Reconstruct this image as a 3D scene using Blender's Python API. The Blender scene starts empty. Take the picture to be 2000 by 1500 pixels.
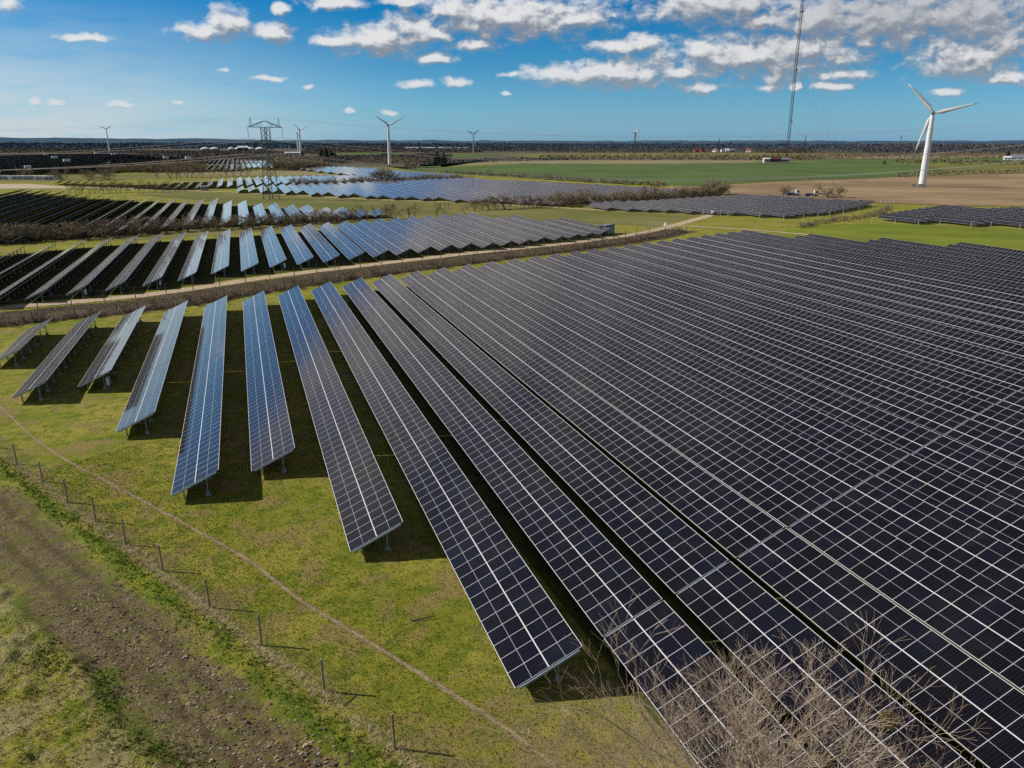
import bpy, math, random
import numpy as np
from mathutils import Vector, Matrix

sc = bpy.context.scene
COL = sc.collection
PI = math.pi

# ------------------------------------------------------------------ helpers
class MB:
    """collects polygons and links them as ONE mesh object"""
    def __init__(s):
        s.v = []; s.f = []; s.m = []; s.uv = []
    def add(s, vs, fs, m=0, uvs=None):
        o = len(s.v); s.v.extend(vs)
        for k, f in enumerate(fs):
            s.f.append(tuple(i + o for i in f)); s.m.append(m)
            s.uv.append(uvs[k] if uvs else None)
    def box(s, c, d, m=0, rz=0.0, top=1.0):
        x, y, z = c; a, b, h = d[0] / 2, d[1] / 2, d[2] / 2
        cs, sn = math.cos(rz), math.sin(rz); vs = []
        for dz, t in ((-h, 1.0), (h, top)):
            for dx, dy in ((-a, -b), (a, -b), (a, b), (-a, b)):
                dx *= t; dy *= t
                vs.append((x + dx * cs - dy * sn, y + dx * sn + dy * cs, z + dz))
        s.add(vs, [(3, 2, 1, 0), (4, 5, 6, 7), (0, 1, 5, 4), (1, 2, 6, 5), (2, 3, 7, 6), (3, 0, 4, 7)], m)
    def tube(s, p0, p1, r0, r1=None, n=6, m=0, caps=False):
        r1 = r0 if r1 is None else r1
        p0 = Vector(p0); p1 = Vector(p1); d = p1 - p0
        if d.length < 1e-6: return
        d.normalize()
        u = d.cross(Vector((0, 0, 1)) if abs(d.z) < .9 else Vector((1, 0, 0))).normalized(); w = d.cross(u)
        vs = []
        for p, r in ((p0, r0), (p1, r1)):
            for k in range(n):
                a = 2 * PI * k / n
                vs.append(tuple(p + (u * math.cos(a) + w * math.sin(a)) * r))
        fs = [(k, (k + 1) % n, n + (k + 1) % n, n + k) for k in range(n)]
        if caps: fs += [tuple(range(n - 1, -1, -1)), tuple(range(n, 2 * n))]
        s.add(vs, fs, m)
    def lathe(s, prof, n=16, c=(0, 0, 0), m=0):
        vs = []
        for r, z in prof:
            for k in range(n):
                a = 2 * PI * k / n
                vs.append((c[0] + r * math.cos(a), c[1] + r * math.sin(a), c[2] + z))
        fs = []
        for i in range(len(prof) - 1):
            for k in range(n):
                fs.append((i * n + k, i * n + (k + 1) % n, (i + 1) * n + (k + 1) % n, (i + 1) * n + k))
        fs.append(tuple(range(n - 1, -1, -1))); fs.append(tuple((len(prof) - 1) * n + k for k in range(n)))
        s.add(vs, fs, m)
    def mesh(s, name, mats, smooth=False):
        me = bpy.data.meshes.new(name); me.from_pydata(s.v, [], s.f)
        for mt in (mats if isinstance(mats, (list, tuple)) else [mats]): me.materials.append(mt)
        me.polygons.foreach_set('material_index', s.m)
        if any(u is not None for u in s.uv):
            ul = me.uv_layers.new(name='UVMap'); flat = []
            for f, u in zip(s.f, s.uv):
                for k in range(len(f)): flat.extend(u[k] if u else (0.5, 0.5))
            ul.data.foreach_set('uv', flat)
        if smooth: me.polygons.foreach_set('use_smooth', [True] * len(s.f))
        me.update(); return me
    def build(s, name, mats, parent=None, loc=None, smooth=False):
        return link(name, s.mesh(name, mats, smooth), parent, loc)

def link(name, data, parent=None, loc=None, rz=0.0, scale=None):
    o = bpy.data.objects.new(name, data); COL.objects.link(o)
    if parent: o.parent = parent
    if loc: o.location = loc
    if rz: o.rotation_euler = (0, 0, rz)
    if scale: o.scale = scale
    return o
def tag(o, label, cat, group=None, kind=None):
    if label: o['label'] = label
    if cat: o['category'] = cat
    if group: o['group'] = group
    if kind: o['kind'] = kind
    return o
def thing(name, label, cat, loc, rz=0.0, group=None, scale=None):
    o = link(name, None, None, loc, rz, scale); o.empty_display_size = .5
    return tag(o, label, cat, group)
def structure(o): o['kind'] = 'structure'; return o

ORD = ['zeroth', 'first', 'second', 'third', 'fourth', 'fifth', 'sixth', 'seventh', 'eighth', 'ninth', 'tenth', 'eleventh', 'twelfth', 'thirteenth',
       'fourteenth', 'fifteenth', 'sixteenth', 'seventeenth', 'eighteenth', 'nineteenth']
TENS = {2: 'twent', 3: 'thirt', 4: 'fort', 5: 'fift', 6: 'sixt'}
def ordinal(n):
    if n < 20: return ORD[n]
    t, u = divmod(n, 10)
    return TENS[t] + 'ieth' if u == 0 else TENS[t] + 'y-' + ORD[u]

# ------------------------------------------------------------------ node helpers
class NT:
    def __init__(s, tree): s.t = tree
    def n(s, typ, **kw):
        nd = s.t.nodes.new(typ)
        for k, v in kw.items(): setattr(nd, k, v)
        return nd
    def L(s, a, b): s.t.links.new(a, b)
    def put(s, sock, v):
        if isinstance(v, bpy.types.NodeSocket): s.L(v, sock)
        elif v is not None:
            if sock.type == 'RGBA' and len(v) == 3: v = (*v, 1)
            sock.default_value = v
    def math(s, op, a, b=None, c=None, clamp=False):
        nd = s.n('ShaderNodeMath', operation=op, use_clamp=clamp)
        for i, v in enumerate((a, b, c)):
            if v is not None: s.put(nd.inputs[i], v)
        return nd.outputs[0]
    def vec(s, op, a, b=None, c=None):
        nd = s.n('ShaderNodeVectorMath', operation=op)
        for i, v in enumerate((a, b, c)):
            if v is not None: s.put(nd.inputs[i], v)
        return nd
    def noise(s, vec, scale, detail=4, rough=.55, dist=0.0):
        nd = s.n('ShaderNodeTexNoise'); s.put(nd.inputs['Vector'], vec)
        nd.inputs['Scale'].default_value = scale; nd.inputs['Detail'].default_value = detail
        nd.inputs['Roughness'].default_value = rough; nd.inputs['Distortion'].default_value = dist
        return nd.outputs['Fac']
    def step(s, v, lo, hi):
        nd = s.n('ShaderNodeMapRange', interpolation_type='SMOOTHSTEP'); s.put(nd.inputs[0], v)
        nd.inputs[1].default_value = lo; nd.inputs[2].default_value = hi
        return nd.outputs[0]
    def mix(s, f, a, b, mode='MIX'):
        nd = s.n('ShaderNodeMix', data_type='RGBA', blend_type=mode)
        s.put(nd.inputs[0], f); s.put(nd.inputs[6], a); s.put(nd.inputs[7], b)
        return nd.outputs[2]
    def comb(s, x, y, z):
        nd = s.n('ShaderNodeCombineXYZ')
        for i, v in enumerate((x, y, z)): s.put(nd.inputs[i], v)
        return nd.outputs[0]
    def sep(s, v):
        nd = s.n('ShaderNodeSeparateXYZ'); s.put(nd.inputs[0], v); return nd.outputs

def material(name, fn=None, col=(.5, .5, .5), rough=.8, metal=0.0, spec=.3):
    m = bpy.data.materials.new(name); m.use_nodes = True
    b = m.node_tree.nodes['Principled BSDF']; N = NT(m.node_tree)
    b.inputs['Roughness'].default_value = rough; b.inputs['Metallic'].default_value = metal
    b.inputs['Specular IOR Level'].default_value = spec
    b.inputs['Base Color'].default_value = (*col, 1)
    if fn: fn(N, b)
    return m
def pos(N): return N.n('ShaderNodeNewGeometry').outputs['Position']
def objco(N): return N.n('ShaderNodeTexCoord').outputs['Object']
def bump(N, b, h, strength=.5, dist=.1):
    nd = N.n('ShaderNodeBump'); nd.inputs['Strength'].default_value = strength; nd.inputs['Distance'].default_value = dist
    N.L(h, nd.inputs['Height']); N.L(nd.outputs[0], b.inputs['Normal'])
def mottled(name, c1, c2, scale, rough=.85, metal=0.0, bs=0.0, world=False, spec=.3, detail=5):
    def fn(N, b):
        p = pos(N) if world else objco(N)
        n = N.noise(p, scale, detail, .6)
        N.L(N.mix(N.step(n, .3, .7), c1, c2), b.inputs['Base Color'])
        if bs: bump(N, b, n, bs, 1.0 / scale * .3)
    return material(name, fn, rough=rough, metal=metal, spec=spec)

# ------------------------------------------------------------------ panel materials
MOD = 1.2647; HALF = 2.11; TILT = .42633
CT, ST = math.cos(TILT), math.sin(TILT); ZL = .8
def panel_fn(N, b):
    uv = N.n('ShaderNodeUVMap').outputs[0]; u, v, _ = N.sep(uv)
    fu = N.math('FRACT', u); fv = N.math('FRACT', v)
    du = N.math('MULTIPLY', N.math('MINIMUM', fu, N.math('SUBTRACT', 1.0, fu)), MOD)
    dv = N.math('MULTIPLY', N.math('MINIMUM', fv, N.math('SUBTRACT', 1.0, fv)), HALF)
    frame = N.math('MAXIMUM', N.math('LESS_THAN', du, .014), N.math('LESS_THAN', dv, .034))
    mid = N.math('LESS_THAN', N.math('MULTIPLY', N.math('ABSOLUTE', N.math('SUBTRACT', fv, .5)), HALF), .010)
    cu = N.math('FRACT', N.math('MULTIPLY', fu, 6.0)); cv = N.math('FRACT', N.math('MULTIPLY', fv, 20.0))
    lu = N.math('LESS_THAN', N.math('ABSOLUTE', N.math('SUBTRACT', cu, .5)), .04)
    lv = N.math('LESS_THAN', N.math('ABSOLUTE', N.math('SUBTRACT', cv, .5)), .05)
    grid = N.math('MULTIPLY', N.math('MAXIMUM', lu, N.math('MULTIPLY', lv, .6)), .055)
    rnd = N.n('ShaderNodeObjectInfo').outputs['Random']
    idv = N.comb(N.math('FLOOR', u), N.math('FLOOR', v), N.math('MULTIPLY', rnd, 97.0))
    wn = N.n('ShaderNodeTexWhiteNoise'); N.L(idv, wn.inputs['Vector'])
    val = wn.outputs['Value']; wc = wn.outputs['Color']
    cell = N.mix(N.step(val, .45, 1.0), (.0042, .0036, .0046), (.0048, .0054, .0105))
    cell = N.mix(grid, cell, (.34, .30, .34))
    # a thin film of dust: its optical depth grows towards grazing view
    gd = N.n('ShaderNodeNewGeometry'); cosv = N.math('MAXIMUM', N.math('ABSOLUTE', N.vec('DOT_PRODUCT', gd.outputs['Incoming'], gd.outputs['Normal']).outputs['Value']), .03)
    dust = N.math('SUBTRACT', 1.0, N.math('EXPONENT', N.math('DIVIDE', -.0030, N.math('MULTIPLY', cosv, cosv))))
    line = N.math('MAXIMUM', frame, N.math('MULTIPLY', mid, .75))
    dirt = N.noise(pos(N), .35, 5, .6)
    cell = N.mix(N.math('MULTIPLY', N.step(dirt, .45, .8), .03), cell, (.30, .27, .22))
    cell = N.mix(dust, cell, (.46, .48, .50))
    N.L(N.mix(line, cell, (.63, .62, .63)), b.inputs['Base Color'])
    N.L(N.math('MULTIPLY_ADD', line, .35, .07), b.inputs['Roughness'])
    b.inputs['IOR'].default_value = 1.48; b.inputs['Specular IOR Level'].default_value = .5
    # each module sits at a very slightly different angle
    geo = N.n('ShaderNodeNewGeometry')
    off = N.vec('SCALE', N.vec('SUBTRACT', wc, (.5, .5, .5)).outputs[0]); off.inputs[3].default_value = .0032
    nn = N.vec('NORMALIZE', N.vec('ADD', geo.outputs['Normal'], off.outputs[0]).outputs[0])
    N.L(nn.outputs[0], b.inputs['Normal'])
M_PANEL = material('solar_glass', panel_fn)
M_ALU = mottled('aluminium_frame', (.34, .35, .37), (.44, .45, .47), 3.0, .45, .3)
M_BACK = mottled('panel_back', (.010, .014, .024), (.018, .024, .038), .8, .5)
M_GALV = mottled('galvanised_steel', (.22, .25, .28), (.32, .35, .38), 6.0, .5, .4)
M_RAIL = mottled('blue_grey_rail', (.20, .27, .32), (.28, .36, .40), 4.0, .5, .2)

# ------------------------------------------------------------------ the panel tables
_tab = {}
def slab(mb, y0, y1, n, split=True):
    """one inclined slab of n x 2 modules from y0 to y1, low edge at x=0"""
    t = .045; w = 2 * HALF
    a = (0, y0, ZL); bq = (w * CT, y0, ZL + w * ST); c = (w * CT, y1, ZL + w * ST); d = (0, y1, ZL)
    nx, nz = ST * t, -CT * t
    lo = [(p[0] + nx, p[1], p[2] + nz) for p in (a, bq, c, d)]
    vs = [a, bq, c, d] + lo
    mb.add(vs, [(0, 1, 2, 3)], 0, [[(0, 0), (0, 2), (n, 2), (n, 0)]])
    mb.add(vs, [(7, 6, 5, 4)], 2)
    mb.add(vs, [(4, 5, 1, 0), (5, 6, 2, 1), (6, 7, 3, 2), (7, 4, 0, 3)], 1)
def table_mesh(n):
    if n not in _tab:
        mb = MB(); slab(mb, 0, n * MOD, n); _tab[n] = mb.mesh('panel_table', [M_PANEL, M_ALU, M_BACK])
    return _tab[n]
def rail_mesh():
    mb = MB(); w = 2 * HALF
    for o in (.22, ):
        x0, x1 = w * .06, w * .94
        p0 = (x0 * CT + .07 * ST, -.12, ZL + x0 * ST - .07 * CT); p1 = (x1 * CT + .07 * ST, -.12, ZL + x1 * ST - .07 * CT)
        vs = []
        for p in (p0, p1):
            for dy, dn in ((.03, 0), (.14, 0), (.14, -.12), (.03, -.12)):
                vs.append((p[0] - ST * dn, p[1] + dy, p[2] + CT * dn))
        mb.add(vs, [(0, 1, 2, 3), (7, 6, 5, 4), (0, 4, 5, 1), (1, 5, 6, 2), (2, 6, 7, 3), (3, 7, 4, 0)])
    return mb.mesh('end_rail', M_RAIL)
ME_RAIL = rail_mesh()
_pur = {}
PUR = [(2 * HALF * f * CT + .03, ZL + 2 * HALF * f * ST - .105) for f in (.16, .74)]
def purlin_mesh(n):
    if n not in _pur:
        mb = MB(); mb.box((0, n * MOD / 2, 0), (.05, n * MOD + .06, .11)); _pur[n] = mb.mesh('purlin', M_GALV)
    return _pur[n]
def leg_mesh(frac):
    x = 2 * HALF * frac * CT; h = ZL + 2 * HALF * frac * ST - .05; mb = MB()
    mb.box((x, 0, h / 2), (.10, .14, h))
    if frac > .5:   # a splayed foot plate
        mb.box((x, 0, .22), (.5, .22, .44), top=.25)
        mb.tube((x - .06, 0, h * .55), (x - 1.25, 0, h * .55 + .28), .035, n=4)
    return mb.mesh('leg', M_GALV)
ME_LEG = [leg_mesh(.24), leg_mesh(.72)]
X0, PITCH = -39.285, 6.3237
def solar_row(r, yn, yf, label, group, legs='ends', rails=True, xoff=0.0):
    """a row of tables; blocks are counted from the far end, 32 modules each with a 0.3 m gap"""
    x = X0 + PITCH * r + xoff
    t = thing('solar_panel_row', label, 'solar panels', (x, yn, 0), group=group)
    y = yf; spans = []
    while y - yn > 2 * MOD:
        n = min(32, int((y - yn + .35 * MOD) / MOD))
        if n < 2: break
        spans.append((y - n * MOD, n)); y -= n * MOD + .17
    for ys, n in spans:
        p = link('panel_table', table_mesh(n), t, (0, ys - yn, 0))
        if rails:
            link('end_rail', ME_RAIL, p, (0, 0, 0))
            for qx, qz in PUR: link('purlin', purlin_mesh(n), p, (qx, 0, qz))
    ysn = spans[-1][0] - yn
    if legs == 'all':
        for ys, n in spans:
            L = n * MOD; k = max(2, int(round(L / 3.37)))
            for i in range(k):
                yy = ys - yn + .8 + (L - 1.6) * i / (k - 1)
                for q in (0, 1): link('leg', ME_LEG[q], t, (0, yy, 0))
    elif legs == 'ends':
        L = spans[-1][1] * MOD
        for yy in (ysn + .8, ysn + 4.2, ysn + 7.6):
            if yy < ysn + L:
                for q in (0, 1): link('leg', ME_LEG[q], t, (0, yy, 0))
        ye = yf - yn
        for q in (0, 1): link('leg', ME_LEG[q], t, (0, ye - .8, 0))
    return t
def far_row(r, segs, label, group):
    """a distant row: one slab per segment, too small to show the gaps"""
    mb = MB(); yn = segs[0][0]
    for a, bb in segs: slab(mb, a - yn, bb - yn, max(2, round((bb - a) / MOD)))
    t = thing('solar_panel_row', label, 'solar panels', (X0 + PITCH * r, yn, 0), group=group)
    mb.build('panel_table', [M_PANEL, M_ALU, M_BACK], t)
    for q in (0, 1): link('leg', ME_LEG[q], t, (0, .8, 0))
    return t

# near field
HALVES = {1: 1, 2: 2, 3: 2, 4: 3, 5: 4, 6: 4, 7: 5, 8: 6, 9: 7}
YF_A = {1: 134.6, 2: 137.5, 3: 139.9, 4: 142.3, 5: 145.1, 6: 148.1, 7: 151.5, 8: 154.4}
HB = 16 * MOD + .15
for r in range(1, 38):
    yf = YF_A.get(r, 154.4 + 2.63 * (r - 8)); h = HALVES.get(r, 8); yn = yf - h * HB - .02
    if r >= 30:
        yf -= HB * ((r - 28) // 2); yn = 154.4 + 2.63 * (r - 8) - 8 * HB
    if r <= 8: lb = 'near block panel row, %s from the left, near end on open grass' % ordinal(r)
    elif r < 30: lb = 'near block panel row, %s from the left, dark panels running out of frame' % ordinal(r)
    else: lb = 'short near block panel row, %s from the left, at the stepped right edge' % ordinal(r)
    solar_row(r, yn, yf, lb, 'solar panel rows of the near block', 'all' if r <= 9 else 'ends')
# middle block beyond the dirt track
YN_B = {0: 161.9, 1: 164.5, 2: 166.8, 3: 170.7, 4: 175.0, 5: 180.0, 6: 182.8, 7: 186.6, 8: 189.4, 9: 191.8, 10: 194.8, 11: 196.8, 12: 198.6,
        13: 200.6, 14: 202.8, 15: 205, 16: 206.4, 17: 208.6, 18: 211.2, 19: 214.9, 20: 217.5, 21: 220.4, 22: 223.6, 23: 226.5}
YF_B = {-5: 233, -4: 236, -3: 239, -2: 244.5, -1: 247.5, 0: 251.3, 1: 255, 2: 257.3, 3: 258.2, 4: 260, 5: 263.2, 6: 265.3, 7: 269.2, 8: 271.5, 9: 273.2,
        10: 276.2, 11: 278.3, 12: 280.5, 13: 283.6, 14: 286, 15: 288.2, 16: 290.6, 17: 293.2, 18: 295.4, 19: 297, 20: 280.5, 21: 282.6, 22: 264, 23: 267}
for i, r in enumerate(range(-5, 24)):
    yn = YN_B.get(r, 161.9 + 3.0 * r)
    solar_row(r, yn, YF_B[r], 'panel row just beyond the dirt track, %s from the left in its block' % ordinal(i + 1),
              'solar panel rows beyond the dirt track', 'all' if r <= 9 else 'ends')
# third block behind the bare hedge
YF_C = {-13: 533, -12: 520, -11: 520, -10: 506, -9: 505.8, -8: 486, -7: 482.7, -6: 467, -5: 466.5, -4: 454, -3: 453, -2: 438.5, -1: 440.2, 0: 426, 1: 426, 2: 412,
        3: 412, 4: 416, 5: 396.5, 6: 396, 7: 375.3, 8: 374.7, 9: 361, 10: 359.3, 11: 342.5, 12: 341, 13: 328, 14: 327}
YN_C = {-3: 270.7, -2: 272.5, -1: 274.5, 0: 277, 1: 283, 2: 286, 3: 289.6, 4: 292.2, 5: 293.6, 6: 294.3, 7: 296, 8: 299, 9: 301, 10: 303, 11: 305.5, 12: 307.5, 13: 309, 14: 311}
for i, r in enumerate(range(-13, 15)):
    yn = YN_C.get(r, 262.0 + 1.2 * (r + 4))
    side = 'dark rear side' if r <= -4 else 'blue glass'
    solar_row(r, yn, YF_C[r], 'panel row behind the bare hedge, %s from the left, %s' % (ordinal(i + 1), side),
              'solar panel rows behind the bare hedge', 'ends')
# fourth block, around the pylon and to the right
def lerp_tab(tab, r):
    k = sorted(tab)
    if r <= k[0]: return tab[k[0]]
    for a, b in zip(k, k[1:]):
        if r <= b: return tab[a] + (tab[b] - tab[a]) * (r - a) / (b - a)
    return tab[k[-1]]
YN_D = {-13: 628, -12: 621, -11: 616, -10: 608, -9: 602, -8: 595, -7: 589, -6: 580, -5: 573, -4: 562, -3: 555, -2: 546, -1: 540, 0: 537, 1: 538.7, 2: 540, 3: 547, 4: 545, 5: 545.8,
        6: 493, 7: 492.5, 8: 480.5, 9: 480.5, 10: 467, 11: 467.5, 12: 448.5, 13: 451, 14: 432.5, 15: 438, 16: 419, 17: 419, 18: 407, 19: 407, 20: 396, 21: 398, 22: 381, 23: 373,
        24: 378, 25: 366, 26: 356, 27: 346, 28: 346, 29: 352, 34: 359, 38: 372, 43: 383, 45: 388}
YF_D = {-13: 653, -12: 646.5, -11: 642, -10: 634, -9: 627.5, -8: 621, -7: 630, -6: 622, -5: 615, -4: 617, -3: 618, -2: 630, -1: 640, 0: 646.8, 1: 649.4, 2: 648, 3: 654.7, 4: 655.3, 5: 662.7}
GAP_D = {6: 543, 8: 555, 10: 563, 12: 569, 17: 573, 21: 588, 26: 602, 33: 622}
FAR_D = {34: 570, 36: 556, 38: 533, 41: 486, 43: 448, 44: 425, 45: 404}
DEEP = {14: 690, 21: 692, 22: 938, 24: 940, 27: 880, 30: 768, 33: 690}
NEAR2 = {15: 905, 16: 868, 17: 850, 18: 808, 19: 780, 20: 752, 21: 720}
k = 0
for r in range(-13, 46):
    yn = lerp_tab(YN_D, r); k += 1
    where = 'left of the pylon' if r < 8 else 'right of the pylon'
    if r <= 5:
        far_row(r, [(yn, YF_D[r])], 'distant panel row %s, %s from the left in its block' % (where, ordinal(k)), 'solar panel rows of the pylon block')
    elif r <= 33:
        g = lerp_tab(GAP_D, r)
        far_row(r, [(yn, g - 11)], 'distant panel row before the thin bush line, %s from the left in its block' % ordinal(k), 'solar panel rows of the pylon block')
        yf = {6: 673.5, 7: 678, 8: 677, 9: 685, 10: 684, 11: 685, 12: 688, 13: 687}.get(r) or lerp_tab(DEEP, r)
        far_row(r, [(g + 11, yf)], 'distant blue solar panel row behind the thin bush line, %s from the left' % ordinal(r - 5), 'solar panel rows behind the bush line')
    else:
        far_row(r, [(yn, lerp_tab(FAR_D, r))], 'distant grey panel row by the green field, %s from the left in its block' % ordinal(k), 'solar panel rows of the pylon block')
for i, r in enumerate(range(15, 22)):
    far_row(r, [(NEAR2[r], 940)], 'most distant blue panel row beyond the grass strip, %s from the left' % ordinal(i + 1), 'blue solar panel rows beyond the grass strip')
# right block beyond the track junction
YN_E = {30: 313.8, 31: 306, 32: 301, 33: 296, 34: 287, 35: 281, 36: 276, 37: 266, 38: 259.5, 40: 265, 42: 268, 46: 282, 50: 298}
YF_E = {30: 335.5, 32: 340, 34: 338, 36: 341.5, 41: 353.5, 46: 363, 47: 352, 48: 336, 49: 318, 50: 308}
for i, r in enumerate(range(30, 51)):
    far_row(r, [(lerp_tab(YN_E, r), lerp_tab(YF_E, r))], 'grey panel row beside the ploughed field, %s from the left in its block' % ordinal(i + 1), 'solar panel rows beside the ploughed field')
# far right block behind the bright lawn
for i, r in enumerate(range(43, 56)):
    yn = 225 - 13.5 * ((r - 43) // 2) + (2 if r % 2 == 0 else 0)
    yf = 245 + 2.9 * (r - 43) if r <= 52 else 252 + (r - 53)
    far_row(r, [(yn, yf)], 'dark blue panel row behind the bright lawn, %s from the left in its block' % ordinal(i + 1), 'solar panel rows behind the bright lawn')
# the far dark block at the left
FAR_G = {-40: 2190, -22: 2005, -5: 1635, -3: 1570, 0: 1550, 2: 1509, 4: 1480, 6: 1430, 8: 1346, 10: 1307, 12: 1300}
NEAR_G = {-40: 826, -25: 826, -13: 838, -11: 872, -4: 880, 0: 872, 6: 874, 7: 915, 8: 935, 10: 950, 12: 960}
for i, r in enumerate(range(-40, 13)):
    a, b = lerp_tab(NEAR_G, r), lerp_tab(FAR_G, r)
    segs = [(a, b)] if r < -5 else [(a, 1128), (1162, b)]
    lb = ('far dark panel row below the left horizon, %s from the left' if r < -9 else 'far pale glinting panel row left of the pylon, %s in the far block') % ordinal(i + 1)
    far_row(r, segs, lb, 'solar panel rows of the far left block')
mb = MB()
for r in range(-78, -40):
    mb2 = MB(); slab(mb2, 1000, 2180, 900)
    xo = X0 + PITCH * r
    o = len(mb.v); mb.v += [(v[0] + xo, v[1], v[2]) for v in mb2.v]; mb.f += [tuple(q + o for q in f) for f in mb2.f]; mb.m += mb2.m; mb.uv += mb2.uv
tag(mb.build('solar_panel_rows', [M_PANEL, M_ALU, M_BACK]), 'dark mass of far solar panel rows at the left edge', 'solar panels', kind='stuff')

# inverter boxes hung under the near row ends
M_INV = mottled('inverter_paint', (.45, .53, .60), (.55, .62, .68), 4, .5)
M_DARK = mottled('dark_plastic', (.02, .02, .025), (.035, .035, .04), 8, .6)
def inverter(x, y, label):
    t = thing('inverter_box', label, 'inverter', (x, y, 0), group='inverter boxes under the panel ends')
    mb = MB(); mb.box((0, 0, 1.15), (.35, .75, .9)); mb.build('cabinet', M_INV, t)
    mb = MB()
    for k in range(5): mb.box((.2, -.28 + .14 * k, 1.15), (.05, .03, .7))
    mb.build('cooling_fins', M_GALV, t)
    for s in (-1, 1):
        mb = MB(); mb.box((0, .3 * s, .35), (.07, .07, .7)); mb.build('leg', M_GALV, t)
inverter(X0 + 3 * PITCH + 3.3, 99.8, 'pale blue inverter cabinet under the third near panel row')
inverter(X0 + 1 * PITCH + 3.3, 165.6, 'pale blue inverter cabinet under the leftmost tall row end by the track')
inverter(X0 + 3 * PITCH + 3.3, 171.8, 'pale blue inverter cabinet under a row end, second along the track')
inverter(X0 + 7 * PITCH + 3.3, 187.6, 'pale blue inverter cabinet under a row end, third along the track')

# ------------------------------------------------------------------ ground
rng = np.random.default_rng(3)
def vnoise(x, y, seed=0):
    xi = np.floor(x).astype(np.int64); yi = np.floor(y).astype(np.int64); fx = x - xi; fy = y - yi
    fx = fx * fx * (3 - 2 * fx); fy = fy * fy * (3 - 2 * fy)
    def hsh(a, b):
        h = (a * 374761393 + b * 668265263 + seed * 1442695041) & 0x7fffffff
        h = ((h ^ (h >> 13)) * 1274126177) & 0x7fffffff
        return ((h ^ (h >> 16)) & 0xffff) / 65535.0
    return (hsh(xi, yi) * (1 - fx) + hsh(xi + 1, yi) * fx) * (1 - fy) + (hsh(xi, yi + 1) * (1 - fx) + hsh(xi + 1, yi + 1) * fx) * fy
def fbm(x, y, o=4, seed=0):
    t = 0; a = .5; n = 0
    for i in range(o):
        t = t + a * vnoise(x * 2 ** i, y * 2 ** i, seed + i); n += a; a *= .55
    return t / n
FP = np.array((4.62, 31.31)); FU = np.array((-.4970, .8678)); FN = np.array((-.8678, -.4970))
def sdist(x, y): return (x - FP[0]) * FN[0] + (y - FP[1]) * FN[1]
MOUNDS = [(random.Random(5 + i).uniform(8.6, 15), random.Random(90 + i).uniform(-22, 24), random.Random(40 + i).uniform(.25, .5), random.Random(70 + i).uniform(.15, .34)) for i in range(60)]
def smooth(v, a, b):
    t = np.clip((v - a) / (b - a), 0, 1); return t * t * (3 - 2 * t)
def height(x, y):
    x = np.asarray(x, float); y = np.asarray(y, float)
    s = sdist(x, y); al = (x - FP[0]) * FU[0] + (y - FP[1]) * FU[1]
    near = smooth(np.hypot(x, y), 260, 120)
    sw = s + 1.0 * (fbm(al * .35, s * .3, 3, 9) - .5) * 2
    h = .10 * (fbm(x * .35, y * .35, 3, 1) - .5) + .05 * (fbm(x * 1.7, y * 1.7, 3, 2) - .5)
    rub = smooth(sw, .9, 2.2) * smooth(sw, 8.4, 7.2)
    h = h + rub * (-.12 + .16 * (fbm(x * 1.3, y * 1.3, 4, 3) - .5) + .10 * (fbm(x * 5, y * 5, 3, 4) - .5))
    tus = smooth(sw, 7.6, 9.2)
    h = h + tus * (.30 * (fbm(x * 1.1, y * 1.1, 3, 5) - .45) + .20 * (fbm(x * 3.2, y * 3.2, 3, 6) - .5))
    h = h + .30 * np.exp(-((sw - 8.1) / .5) ** 2) * fbm(al * .9, al * 0, 3, 7) * smooth(al, -14, 22) * near
    h = h + .10 * np.exp(-((s - .9) / .8) ** 2) * fbm(x * 2, y * 2, 3, 8)
    for ms, ma, mr, mh in MOUNDS:
        h = h + mh * np.exp(-(((s - ms) ** 2 + (al - ma) ** 2) / mr ** 2)) * near
    return h * near
def lines(a, b, st, lo, hi):
    mid = np.arange(a, b + 1e-6, st); out = [mid]; d = st; v = b; up = []
    while v < hi: d *= 1.28; v += d; up.append(v)
    d = st; v = a; dn = []
    while v > lo: d *= 1.28; v -= d; dn.append(v)
    return np.concatenate([np.array(dn[::-1]), mid, np.array(up)])
gx = lines(-34, 14, .16, -14000, 14000); gy = lines(24, 96, .16, -1500, 15000)
GX, GY = np.meshgrid(gx, gy); nxv, nyv = len(gx), len(gy)
GZ = height(GX, GY)
me = bpy.data.meshes.new('ground')
co = np.stack([GX, GY, GZ], -1).reshape(-1, 3).astype(np.float32)
ii = (np.arange(nyv - 1)[:, None] * nxv + np.arange(nxv - 1)[None, :]).reshape(-1)
quads = np.stack([ii, ii + 1, ii + nxv + 1, ii + nxv], -1).astype(np.int32)
me.vertices.add(len(co)); me.vertices.foreach_set('co', co.reshape(-1))
me.loops.add(quads.size); me.loops.foreach_set('vertex_index', quads.reshape(-1))
me.polygons.add(len(quads)); me.polygons.foreach_set('loop_start', np.arange(0, quads.size, 4, dtype=np.int32))
me.polygons.foreach_set('use_smooth', np.ones(len(quads), bool)); me.update()
S = sdist(GX, GY); AL = (GX - FP[0]) * FU[0] + (GY - FP[1]) * FU[1]
SW = S + 1.3 * (fbm(AL * .3, S * .35, 3, 11) - .5) * 2
far = smooth(np.hypot(GX, GY), 200, 110)
rub = smooth(SW, 1.5, 2.6) * smooth(SW, 8.6, 7.0) * far
moss = np.clip(np.exp(-((SW - 1.2) / .65) ** 2) * smooth(fbm(AL * .25, S * .6, 3, 27), .25, .55) + .9 * np.exp(-((SW - 7.9) / .7) ** 2) * smooth(fbm(AL * .4, S * .6, 3, 17), .35, .6), 0, 1) * far
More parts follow.
